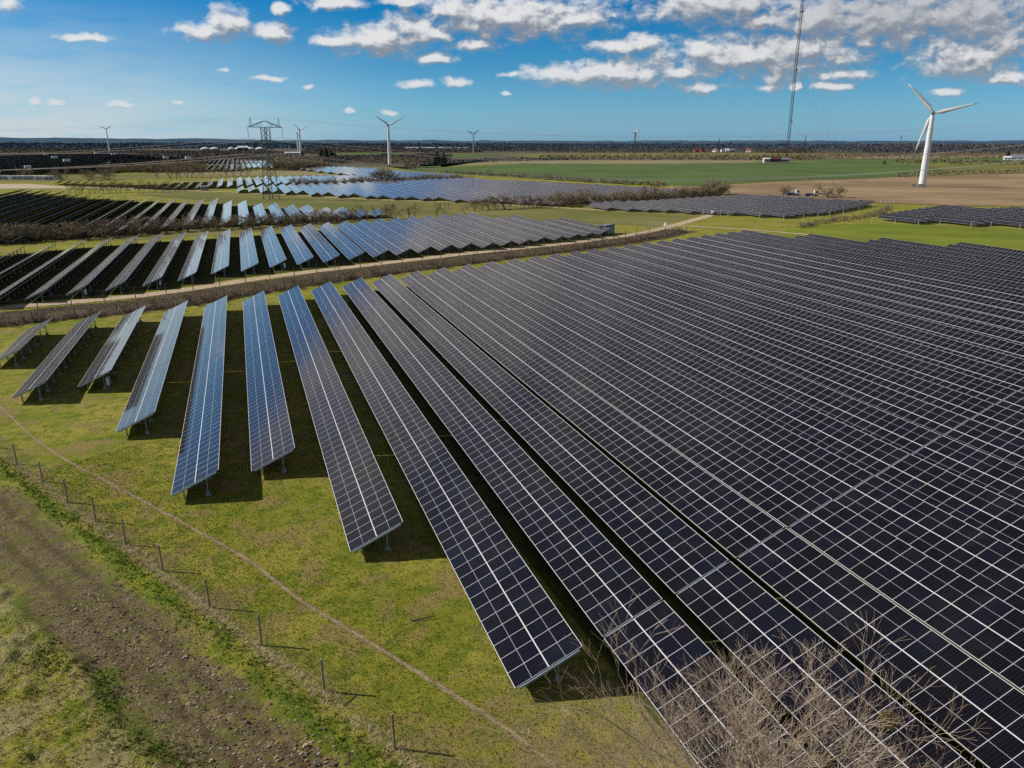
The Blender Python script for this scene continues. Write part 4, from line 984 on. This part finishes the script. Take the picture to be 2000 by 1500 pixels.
for i, (x, y) in enumerate([(-394.6, 2014), (-300.8, 1600), (-230.7, 1306), (-329.2, 2255), (-260.7, 2018), (-77.7, 1491), (-116.7, 1548), (-212.9, 989)]):
    cabin(x, y, (9 if i != 7 else 6, 5, 5.5 if i != 7 else 4.6), .3, M_WHITE, M_WHITE, 'white cabin among the far dark panel rows, number %s counting away from the frame edge' % ordinal(i + 1) if False else
          ['white cabin far back in the dark panels, leftmost of the upper ones', 'white cabin in the middle of the dark panels, second from the left', 'larger white cabin in the middle of the dark panels', 'faint white cabin on the upper edge of the dark panels',
           'white cabin near the upper right of the dark panels', 'white cabin beside the pale glinting panel rows', 'white cabin at the right tip of the dark panels', 'tall white cabin on the lower left of the dark panels'][i], 'white cabins among the far panels', door=False)
# white boxes of the yard at far left
for i, (x, y, w) in enumerate([(-186, 742, 9), (-176, 733, 8), (-166, 731, 9), (-157, 727, 9), (-148, 722, 8), (-141, 716, 8)]):
    cabin(x, y, (w, 5, 3.2), .1, M_WHITE if i % 3 else mottled('grey_paint', (.38, .42, .47), (.46, .50, .54), .5), M_WHITE, 'pale container in the sandy yard at far left, %s from the left' % ordinal(i + 1), 'pale containers in the yard')
cabin(-193, 772, (12, 7, 5.5), .1, M_BOXD, M_WHITE, 'dark shed with white roof edge at the left frame edge')

# ------------------------------------------------------------------ pylon and wires
M_STEEL = mottled('weathered_steel', (.055, .060, .062), (.10, .105, .105), 3, .6, .3)
M_INS = mottled('insulator_glass', (.30, .34, .36), (.42, .46, .48), 6, .3)
PX, PY = 15.4, 435.6; AD = Vector((.84, .54, 0)).normalized(); AN = Vector((-AD.y, AD.x, 0))
pyl = thing('power_pylon', 'dark lattice power pylon with two crossarms in front of the blue panels', 'pylon', (PX, PY, 0))
def body_r(z): return 3.9 + (2.15 - 3.9) * min(z, 27) / 27 if z < 27 else 2.15
mb = MB(); corners = []
zs = [0, 5.5, 10.5, 15, 19, 22.5, 25.5, 28, 30.5, 33, 35.8]
for k in range(4):
    a = PI / 4 + k * PI / 2
    dirn = AD * math.cos(a) + AN * math.sin(a); corners.append(dirn)
pt = lambda k, z: corners[k % 4] * body_r(z) * 1.05 + Vector((0, 0, z))
for k in range(4):
    for a, b in zip(zs, zs[1:]):
        mb.tube(pt(k, a), pt(k, b), .20, n=4); mb.tube(pt(k, a), pt(k + 1, b), .07, n=3); mb.tube(pt(k + 1, a), pt(k, b), .07, n=3); mb.tube(pt(k, b), pt(k + 1, b), .06, n=3)
mb.build('tower_body', M_STEEL, pyl)
def arm(z, half, rise, name):
    mb = MB(); w = body_r(z) * .7
    for s in (-1, 1):
        tip = AD * half * s + Vector((0, 0, z))
        for q in (-1, 1):
            r0 = AD * w * s + AN * w * q + Vector((0, 0, z)); r1 = AD * w * .4 * s + AN * w * q * .6 + Vector((0, 0, z + rise)); mb.tube(r0, tip, .11, n=4); mb.tube(r1, tip, .11, n=4)
            for f in (.15, .35, .55, .75): mb.tube(r0.lerp(tip, f), r1.lerp(tip, f + .1), .06, n=3); mb.tube(r0.lerp(tip, f + .1), r1.lerp(tip, f), .05, n=3)
    for q in (-1, 1): mb.tube(AD * -w + AN * w * q + Vector((0, 0, z)), AD * w + AN * w * q + Vector((0, 0, z)), .1, n=4); mb.tube(AD * -w * .4 + AN * w * q * .6 + Vector((0, 0, z + rise)), AD * w * .4 + AN * w * q * .6 + Vector((0, 0, z + rise)), .1, n=4)
    mb.build(name, M_STEEL, pyl)
arm(35.8, 10.3, 3.0, 'crossarm'); arm(27.6, 13.6, 1.9, 'crossarm')
attach = []
for s in (-1, 1):
    mb = MB(); b = AD * 8.4 * s + Vector((0, 0, 36.2)); mb.tube(b - AD * .9 * s, b + Vector((0, 0, 4.4)), .14, .1, 4); mb.tube(b + AD * .7 * s, b + Vector((0, 0, 4.4)), .12, .1, 4); mb.build('earth_wire_peak', M_STEEL, pyl); attach.append((b + Vector((0, 0, 4.4)), .6))
    for half, z, ln in ((10.2, 35.6, 4.9), (13.5, 27.4, 4.4), (8.2, 27.4, 4.4)):
        mb = MB(); top = AD * half * s + Vector((0, 0, z)); mb.tube(top, top - Vector((0, 0, ln)), .09, n=6)
        for q in range(9): mb.tube(top - Vector((0, 0, .4 + q * .45)), top - Vector((0, 0, .58 + q * .45)), .2, .2, 8, caps=True)
        mb.build('insulator', M_INS, pyl); attach.append((top - Vector((0, 0, ln)), 1.0))
M_COND = mottled('conductor', (.42, .38, .33), (.52, .47, .41), 2, .5)
PLOC = Vector((PX, PY, 0)); names = ['earth wire', 'upper conductor', 'outer lower conductor', 'inner lower conductor']
for i, (a, big) in enumerate(attach):
    for nm, end, sag in (('left', Vector((-365, 582, 0)), 9.5), ('right', Vector((395, 290, 0)), 12.5)):
        A = PLOC + a; B = end + AD * (a.dot(AD)) + Vector((0, 0, a.z)); mb = MB(); prev = A
        for k in range(1, 33):
            t = k / 32; p_ = A.lerp(B, t) - Vector((0, 0, 4 * (sag if big > .8 else sag * .75) * t * (1 - t))); mb.tube(prev, p_, .055 if big > .8 else .03, n=4); prev = p_
        tag(mb.build('power_line', M_COND), '%s running %s from the pylon, hung on its %s side' % (names[i % 4], nm, 'left' if i < 4 else 'right'), 'power line', 'power lines of the pylon')

# ------------------------------------------------------------------ radio mast
M_MAST = mottled('mast_steel', (.07, .055, .055), (.15, .09, .08), .02, .6, .2)
mast = thing('radio_mast', 'very tall slim lattice radio mast held by guy wires', 'mast', (934, 1215, 0))
mb = MB(); R = 2.5; H = 300
c3 = [Vector((R * math.cos(a), R * math.sin(a), 0)) for a in (.3, .3 + 2 * PI / 3, .3 + 4 * PI / 3)]
zv = lambda z: Vector((0, 0, z))
for k in range(3):
    mb.tube(c3[k], c3[k] + zv(H), .42, n=4)
    for j in range(75):
        z = j * 4.0; p0, p1 = c3[k] + zv(z), c3[(k + 1) % 3] + zv(z + 4); mb.tube(p0, p1, .2, n=3); mb.tube(c3[k] + zv(z + 4), c3[(k + 1) % 3] + zv(z + 4), .15, n=3)
mb.build('lattice_column', M_MAST, mast)
for z in (66, 150, 242):
    mb = MB(); mb.lathe([(3.9, -.5), (4.1, 0), (4.1, .9), (3.9, .95)], 9); mb.build('platform', M_TURBD, mast, (0, 0, z))
for z in (66, 150, 242):
    for a in (.3, .3 + 2 * PI / 3, .3 + 4 * PI / 3):
        mb = MB(); rad = 170 if z > 70 else 95; mb.tube((1.5 * math.cos(a), 1.5 * math.sin(a), z), (rad * math.cos(a), rad * math.sin(a), 0), .07, n=3); mb.build('guy_wire', M_MAST, mast)

# ------------------------------------------------------------------ buildings
M_BRICKD = mottled('dark_red_brick', (.085, .035, .030), (.13, .055, .045), .8, .9)
M_REDROOF = mottled('red_tile', (.22, .060, .040), (.30, .10, .065), .6, .85)
M_GLASS = material('window_glass', col=(.03, .04, .05), rough=.15, spec=.5)
M_CREAM = mottled('cream_wall', (.55, .48, .38), (.62, .56, .46), .8, .9)
def house(x, y, w, d, h, rh, rz, wall, roof, label, group=None, z0=0.0, chimney=True, name='house', wins=3):
    t = thing(name, label, 'house', (x, y, z0), rz, group)
    mb = MB(); a, b = w / 2, d / 2
    vs = [(-a, -b, 0), (a, -b, 0), (a, b, 0), (-a, b, 0), (-a, -b, h), (a, -b, h), (a, b, h), (-a, b, h), (-a, 0, h + rh - .12), (a, 0, h + rh - .12)]
    mb.add(vs, [(0, 1, 5, 4), (2, 3, 7, 6), (1, 2, 6, 9, 5), (3, 0, 4, 8, 7)]); mb.build('wall', wall, t)
    mb = MB(); e = .5; k = rh / b
    for s in (-1, 1):
        q = [(-a - e, s * (b + e), h - e * k), (a + e, s * (b + e), h - e * k), (a + e, 0, h + rh), (-a - e, 0, h + rh)]
        mb.add(q + [(p_[0], p_[1], p_[2] + .25) for p_ in q], [(0, 1, 2, 3), (7, 6, 5, 4), (0, 4, 5, 1), (1, 5, 6, 2), (2, 6, 7, 3), (3, 7, 4, 0)])
    rf = mb.build('roof', roof, t)
    if chimney: mb = MB(); mb.box((a * .5, 0, h + rh + .3), (.8, .8, 1.6)); mb.build('chimney', M_BRICK, rf)
    for i in range(wins):
        mb = MB(); mb.box((-a + w * (i + .5) / wins, -b - .03, h * .55), (min(1.6, w / wins * .5), .08, h * .38)); mb.build('window', M_GLASS, t)
    mb = MB(); mb.box((-a - .03, 0, h * .6), (.08, 1.6, h * .45)); mb.build('window', M_GLASS, t)
    mb = MB(); mb.box((a * .15, -b - .05, 1.05), (1.0, .08, 2.1)); mb.build('door', M_TURBD, t)
    return t
house(755.5, 1030, 9, 9, 6.0, 1.2, -.35, M_CREAM, M_WHITE, 'cream building with white roof left of the radio mast foot', chimney=False, group=None)
house(767, 1028, 15, 10, 5.5, 3.6, -.35, M_BRICKD, M_BRICKD, 'dark red brick building near the foot of the radio mast')
house(781, 1024, 14, 10, 5.0, 2.4, -.35, M_ROOFG, M_ROOFG, 'grey hall on the right of the red brick building', chimney=False)
VIL = [(1310, 2129, 13, .4, M_BRICK, M_REDROOF, 'low red house, leftmost of the distant village'), (1324, 2121, 16, .9, M_BRICK, M_REDROOF, 'house with a large orange red roof in the distant village'),
       (1356, 2100, 14, -.9, M_WHITE, M_REDROOF, 'white gabled house with red roof in the distant village'), (1375, 2088, 12, .3, M_WHITE, M_ROOFG, 'small pale house right of the white gabled one'),
       (1387, 2081, 15, .2, M_WHITE, M_WHITE, 'white house with pale roof in the middle of the village'), (1398, 2075, 16, .2, M_ROOFG, M_ROOFG, 'grey roofed barn in the distant village'), (1436, 2047, 15, -.4, M_WHITE, M_REDROOF, 'dark red house with white gable, rightmost of the village')]
for x, y, w, rz, wl, rf, lb in VIL: house(x, y, w, 10, 5, 5, rz - .5, wl, rf, lb, 'distant village houses', z0=3.0)
house(1308, 1085, 15, 9, 4.2, 2.5, -.7, M_WHITE, M_WHITE, 'white farmhouse wing at far right', chimney=False)
house(1322, 1076, 26, 13, 4.5, 5.0, -.7, M_WHITE, M_ROOFG, 'white farmhouse with long grey roof at far right')
M_DOME = mottled('dome_sheet', (.62, .63, .62), (.72, .72, .70), .1, .6)
for i, (x, y, R_) in enumerate([(-85, 2599, 15), (-59, 2599, 15), (-11, 2600, 11), (9, 2600, 13), (45, 2600, 12), (72, 2599, 16)]):
    t = thing('biogas_tank', 'white cone roofed gas tank left of the pylon, %s from the left' % ordinal(i + 1), 'tank', (x, y, 0), group='white cone roofed tanks')
    mb = MB(); mb.lathe([(R_, 0), (R_, 9.5)], 20); mb.build('tank_wall', M_ROOFG, t); mb = MB(); mb.lathe([(R_ * 1.02, 9.5), (R_ * .8, 12), (R_ * .4, 14.5), (.2, 15.8)], 20); mb.build('dome_roof', M_DOME, t, smooth=True)
house(22, 2560, 30, 18, 14, 5, 0, M_BOXD, M_WHITE, 'dark hall with a pale roof among the white tanks', chimney=False, name='farm_hall', wins=2)
house(127, 2000, 34, 14, 5, 2.5, .05, M_ROOFG, M_DOME, 'long pale roofed hall below the paired turbines', chimney=False, name='farm_hall', wins=4)
for i, (x, y) in enumerate([(570, 2735), (625, 2725), (680, 2712), (735, 2702)]):
    house(x, y, 46, 20, 6, 3, -.24, M_ROOFG, mottled('pale_blue_roof', (.30, .38, .45), (.38, .46, .52), .3), 'long pale blue greenhouse hall on the horizon, %s from the left' % ordinal(i + 1), 'greenhouse halls on the horizon', chimney=False, name='greenhouse_hall', z0=5)
# far small pylons on the horizon
for i, (x, y, h) in enumerate([(1419, 2179, 42), (1622, 2032, 50), (1816, 1860, 50)]):
    t = thing('power_pylon', 'faint far pylon on the right horizon, %s from the left' % ordinal(i + 1), 'pylon', (x, y, 0), group='far pylons on the horizon')
    mb = MB()
    for k in range(4):
        a = PI / 4 + k * PI / 2; mb.tube((3 * math.cos(a), 3 * math.sin(a), 0), (.5 * math.cos(a), .5 * math.sin(a), h), .22, n=3)
        for j in range(8):
            f0, f1 = j / 8, (j + 1) / 8; b2 = a + PI / 2; R0 = 3 - 2.5 * f0; R1 = 3 - 2.5 * f1; mb.tube((R0 * math.cos(a), R0 * math.sin(a), h * f0), (R1 * math.cos(b2), R1 * math.sin(b2), h * f1), .1, n=3)
    mb.build('tower_body', M_STEEL, t); mb = MB()
    for z in (.78, .9): mb.tube((-6, -3, h * z), (6, 3, h * z), .22, n=4)
    mb.build('crossarm', M_STEEL, t)

# ------------------------------------------------------------------ blue trucks
M_BLUE = mottled('blue_paint', (.03, .08, .25), (.045, .11, .32), 1.5, .4)
M_TYRE = mottled('tyre_rubber', (.015, .015, .016), (.025, .025, .026), 6, .9)
def truck(x, y, rz, label):
    t = thing('flatbed_truck', label, 'truck', (x, y, 0), rz, 'blue trucks by the ploughed field')
    mb = MB(); mb.box((0, 0, 1.0), (6.8, 2.1, .35)); mb.box((-1.2, 0, 1.5), (4.2, 2.3, .62)); mb.build('chassis', M_BLUE, t)
    mb = MB(); mb.box((2.3, 0, 2.35), (2.2, 2.3, 2.3), top=.93); cb = mb.build('cab', M_WHITE, t)
    mb = MB(); mb.box((3.37, 0, 2.75), (.06, 1.9, .9)); mb.build('windscreen', M_GLASS, t)
    for s in (-1, 1): mb = MB(); mb.box((2.4, s * 1.14, 2.7), (1.1, .06, .75)); mb.build('side_window', M_GLASS, t)
    for wx in (2.3, -1.6, -2.7):
        for s in (-1, 1):
            mb = MB(); mb.tube((wx, s * .8, .5), (wx, s * 1.1, .5), .5, n=14, caps=True); w = mb.build('wheel', M_TYRE, t); mb = MB(); mb.tube((wx, s * 1.09, .5), (wx, s * 1.12, .5), .25, n=10, caps=True); mb.build('rim', M_GALV, w)
truck(294.6, 374.5, -.5, 'blue truck with white cab behind the grey panels, left one of two')
truck(300.2, 366.0, -.5, 'blue truck with white cab behind the grey panels, right one of two')

# ------------------------------------------------------------------ sky
SUN_EL = math.radians(34.4); SUN_AZ = math.atan2(-.885, .465)
w = bpy.data.worlds.new('World'); sc.world = w; w.use_nodes = True
N = NT(w.node_tree); bg = w.node_tree.nodes['Background']
sk = N.n('ShaderNodeTexSky', sky_type='NISHITA', sun_disc=False, sun_elevation=SUN_EL, sun_rotation=SUN_AZ, air_density=1.0, dust_density=.6, ozone_density=2.0)
YAW = .328514
D = N.n('ShaderNodeTexCoord').outputs['Generated']; dx, dy, dz = N.sep(D)
den = N.math('MAXIMUM', N.vec('DOT_PRODUCT', D, (math.sin(YAW), math.cos(YAW), 0)).outputs['Value'], .02)
ca = N.math('DIVIDE', N.vec('DOT_PRODUCT', D, (math.cos(YAW), -math.sin(YAW), 0)).outputs['Value'], den)
cb = N.math('DIVIDE', dz, den); P = N.comb(ca, cb, 0.0)
CL = [(-0.3629, 0.126, 0.0363, 0.0111), (-0.335, 0.1332, 0.0313, 0.0165), (-0.2845, 0.125, 0.0272, 0.0122), (-0.2098, 0.1569, 0.0359, 0.0087), (-0.2096, 0.115, 0.0333, 0.0067), (-0.1549, 0.1173, 0.0557, 0.0133), (-0.1212, 0.129, 0.0392, 0.0149), (-0.0912, 0.1207, 0.0242, 0.0083), (-0.0005, 0.1418, 0.1052, 0.0196), (-0.0725, 0.1483, 0.042, 0.0141), (0.0777, 0.1403, 0.0481, 0.0142), (-0.1201, 0.1575, 0.0359, 0.0054), (-0.0429, 0.1107, 0.0273, 0.0067), (0.2329, 0.1552, 0.0718, 0.0162), (0.2947, 0.135, 0.0422, 0.0121), (0.3605, 0.1389, 0.0602, 0.0186), (0.4444, 0.1406, 0.0902, 0.0261), (0.5401, 0.1435, 0.0781, 0.0239), (0.121, 0.1087, 0.0304, 0.0089), (0.1543, 0.1126, 0.0291, 0.0123), (0.292, 0.0998, 0.1127, 0.0191), (0.2248, 0.1026, 0.0365, 0.0146), (0.3522, 0.1055, 0.0578, 0.0168), (0.4214, 0.1112, 0.017, 0.0061), (0.0732, 0.0786, 0.0552, 0.0091), (0.1345, 0.0798, 0.0705, 0.0136), (0.1957, 0.0805, 0.0337, 0.008), (-0.0919, 0.0966, 0.0232, 0.0079), (-0.0668, 0.0699, 0.0185, 0.0057), (-0.1161, 0.0681, 0.0234, 0.0052), (-0.5055, 0.1186, 0.0315, 0.0045), (-0.5901, 0.1543, 0.0228, 0.0076), (-0.2922, 0.0742, 0.0215, 0.0034), (-0.3452, 0.0839, 0.0098, 0.0028), (-0.2438, 0.0639, 0.0099, 0.0029), (-0.4748, 0.0439, 0.0161, 0.0035), (-0.4056, 0.0463, 0.0074, 0.0029), (-0.5506, 0.0462, 0.0099, 0.0047), (-0.5792, 0.0462, 0.0093, 0.0047), (-0.1968, 0.0366, 0.0087, 0.0035), (-0.1515, 0.0355, 0.0106, 0.0035), (0.2276, 0.0644, 0.032, 0.0069), (0.3076, 0.0645, 0.0197, 0.0063), (0.3155, 0.0777, 0.0258, 0.0108), (0.3415, 0.0645, 0.0099, 0.0046), (0.3846, 0.0652, 0.0246, 0.0063), (0.3921, 0.0789, 0.046, 0.0074), (0.5421, 0.0978, 0.064, 0.0191), (0.5819, 0.1131, 0.0425, 0.0222), (0.5888, 0.0763, 0.0368, 0.0103), (0.524, 0.0601, 0.0234, 0.0058), (-0.0004, 0.0802, 0.0172, 0.0034), (-0.2703, 0.1498, 0.0132, 0.0055), (-0.0097, 0.0555, 0.0062, 0.0023)]
grp = bpy.data.node_groups.new('cloud_field', 'ShaderNodeTree')
grp.interface.new_socket('P', in_out='INPUT', socket_type='NodeSocketVector'); grp.interface.new_socket('V', in_out='OUTPUT', socket_type='NodeSocketFloat')
G = NT(grp); gi = G.n('NodeGroupInput'); go = G.n('NodeGroupOutput'); gp = gi.outputs[0]
wv = G.n('ShaderNodeTexNoise'); G.L(gp, wv.inputs['Vector']); wv.inputs['Scale'].default_value = 38; wv.inputs['Detail'].default_value = 3
warp = G.vec('MULTIPLY', G.vec('SUBTRACT', wv.outputs['Color'], (.5, .5, .5)).outputs[0], (.022, .011, 0)).outputs[0]
gq = G.vec('ADD', gp, warp).outputs[0]; acc = None
for a_, b_, w_, h_ in CL:
    kw, kh = (.70, .62) if w_ > .05 else (.86, .80)
    ln = G.vec('LENGTH', G.vec('MULTIPLY_ADD', gq, (kw / w_, kh / h_, 0), (-kw * a_ / w_, -kh * b_ / h_, 0)).outputs[0]).outputs['Value']
    acc = ln if acc is None else G.math('SMOOTH_MIN', acc, ln, .25)
det = G.noise(G.vec('MULTIPLY', gq, (1, 1.6, 1)).outputs[0], 42, 6, .58)
core = G.math('SUBTRACT', 1.0, acc)
G.L(G.math('ADD', core, G.math('MULTIPLY', G.math('SUBTRACT', det, .5), 1.9)), go.inputs[0])
def field(vec):
    nd = N.n('ShaderNodeGroup'); nd.node_tree = grp; N.L(vec, nd.inputs[0]); return nd.outputs[0]
f0 = field(P); f1 = field(N.vec('ADD', P, (-.004, .0075, 0)).outputs[0]); f2 = field(N.vec('ADD', P, (-.006, .020, 0)).outputs[0])
dens = N.step(f0, -.12, .72); shade = N.step(N.math('ADD', N.math('SUBTRACT', f0, f1), N.math('MULTIPLY', N.math('SUBTRACT', f0, N.math('MAXIMUM', f2, -.3)), .55)), -.40, .75)
shade = N.math('MULTIPLY', shade, N.math('SUBTRACT', 1.0, N.math('MULTIPLY', N.math('MULTIPLY', N.step(ca, .12, .45), N.step(cb, .085, .14)), .45)))
# clouds above the frame, seen in the glass of the panels
hz = N.math('ADD', N.math('MAXIMUM', dz, 0.0), .07)
PO = N.comb(N.math('DIVIDE', dx, hz), N.math('DIVIDE', dy, hz), 0.0)
o0 = N.noise(PO, .62, 7, .58); o1 = N.noise(N.vec('ADD', PO, (-.12, .06, 0)).outputs[0], .62, 7, .58)
band = N.math('MULTIPLY', N.step(dz, .165, .245), N.step(dz, .66, .30))
odens = N.step(N.math('ADD', o0, N.math('MULTIPLY_ADD', band, .17, -.06)), .38, .68); oshade = N.step(N.math('SUBTRACT', o0, o1), -.10, .10)
front = N.vec('DOT_PRODUCT', D, (math.sin(YAW), math.cos(YAW), 0)).outputs['Value']
inside = N.math('MULTIPLY', N.step(cb, .24, .17), N.step(front, .25, .45))
dens = N.math('ADD', N.math('MULTIPLY', dens, inside), N.math('MULTIPLY', odens, N.math('SUBTRACT', 1.0, inside)))
shade = N.math('ADD', N.math('MULTIPLY', shade, inside), N.math('MULTIPLY', oshade, N.math('SUBTRACT', 1.0, inside)))
# colour of the clear sky: deep blue aloft, paler to the horizon
cr = N.n('ShaderNodeValToRGB'); N.L(dz, cr.inputs[0]); e = cr.color_ramp
e.elements[0].position = 0.0; e.elements[0].color = (.50, .98, 1.85, 1); e.elements[1].position = .6; e.elements[1].color = (.03, .15, .36, 1)
for p_, c_ in ((.03, (.40, .84, 1.36)), (.085, (.18, .60, 1.0)), (.15, (.012, .455, .85)), (.22, (.03, .38, .76)), (.36, (.035, .24, .52))): e.elements.new(p_).color = (*c_, 1)
sky = N.mix(1.0, sk.outputs[0], cr.outputs[0], 'MULTIPLY')
lft = N.vec('DOT_PRODUCT', D, (math.sin(math.radians(-55)), math.cos(math.radians(-55)), 0)).outputs['Value']
haze = N.math('MULTIPLY', N.math('MULTIPLY', N.step(lft, .36, .90), N.step(dz, .18, .0)), 1.0)
hn = N.noise(N.vec('MULTIPLY', P, (4, 26, 1)).outputs[0], 1.6, 6, .6)
sky = N.mix(N.math('MULTIPLY', haze, N.step(hn, .1, .6)), sky, (6.4, 6.6, 6.6))
cloud = N.mix(shade, (2.5, 2.75, 3.2), (7.8, 7.8, 7.8)); cloud = N.mix(inside, N.mix(oshade, (2.7, 2.45, 2.5), (5.0, 4.6, 4.5)), cloud)
low = N.step(cb, .0, .12)
cloud = N.mix(N.math('MULTIPLY', N.math('SUBTRACT', 1.0, low), .35), cloud, (3.4, 4.8, 5.9))
N.L(N.mix(N.math('MULTIPLY', dens, .95), sky, cloud), bg.inputs[0]); bg.inputs[1].default_value = .10

sl = bpy.data.lights.new('sun', 'SUN'); sl.energy = 5.0; sl.angle = math.radians(.53); sl.color = (1.0, .95, .87)
so = bpy.data.objects.new('sun', sl); COL.objects.link(so)
sd = Vector((math.cos(SUN_EL) * math.sin(SUN_AZ), math.cos(SUN_EL) * math.cos(SUN_AZ), math.sin(SUN_EL)))
so.rotation_euler = sd.to_track_quat('Z', 'Y').to_euler(); so.location = (0, 0, 80)

# ------------------------------------------------------------------ camera
cam = bpy.data.cameras.new('camera'); co_ = bpy.data.objects.new('camera', cam); COL.objects.link(co_); sc.camera = co_
cam.sensor_width = 36; cam.lens = 1519.37 / 2000 * 36; cam.clip_start = .1; cam.clip_end = 40000
pitch, roll = .300577, .001128
fw = Vector((math.sin(YAW) * math.cos(pitch), math.cos(YAW) * math.cos(pitch), -math.sin(pitch))); rt = Vector((math.cos(YAW), -math.sin(YAW), 0)); upv = rt.cross(fw)
r2 = rt * math.cos(roll) + upv * math.sin(roll); u2 = -rt * math.sin(roll) + upv * math.cos(roll)
co_.matrix_world = Matrix(((r2.x, u2.x, -fw.x, 0), (r2.y, u2.y, -fw.y, 0), (r2.z, u2.z, -fw.z, 28.365), (0, 0, 0, 1)))
sc.view_settings.view_transform = 'Standard'; sc.view_settings.look = 'None'; sc.view_settings.exposure = 0; sc.view_settings.gamma = 1
sc.cycles.use_denoising = False; sc.cycles.use_adaptive_sampling = True; sc.cycles.adaptive_threshold = .025; sc.cycles.max_bounces = 5; sc.cycles.transparent_max_bounces = 8
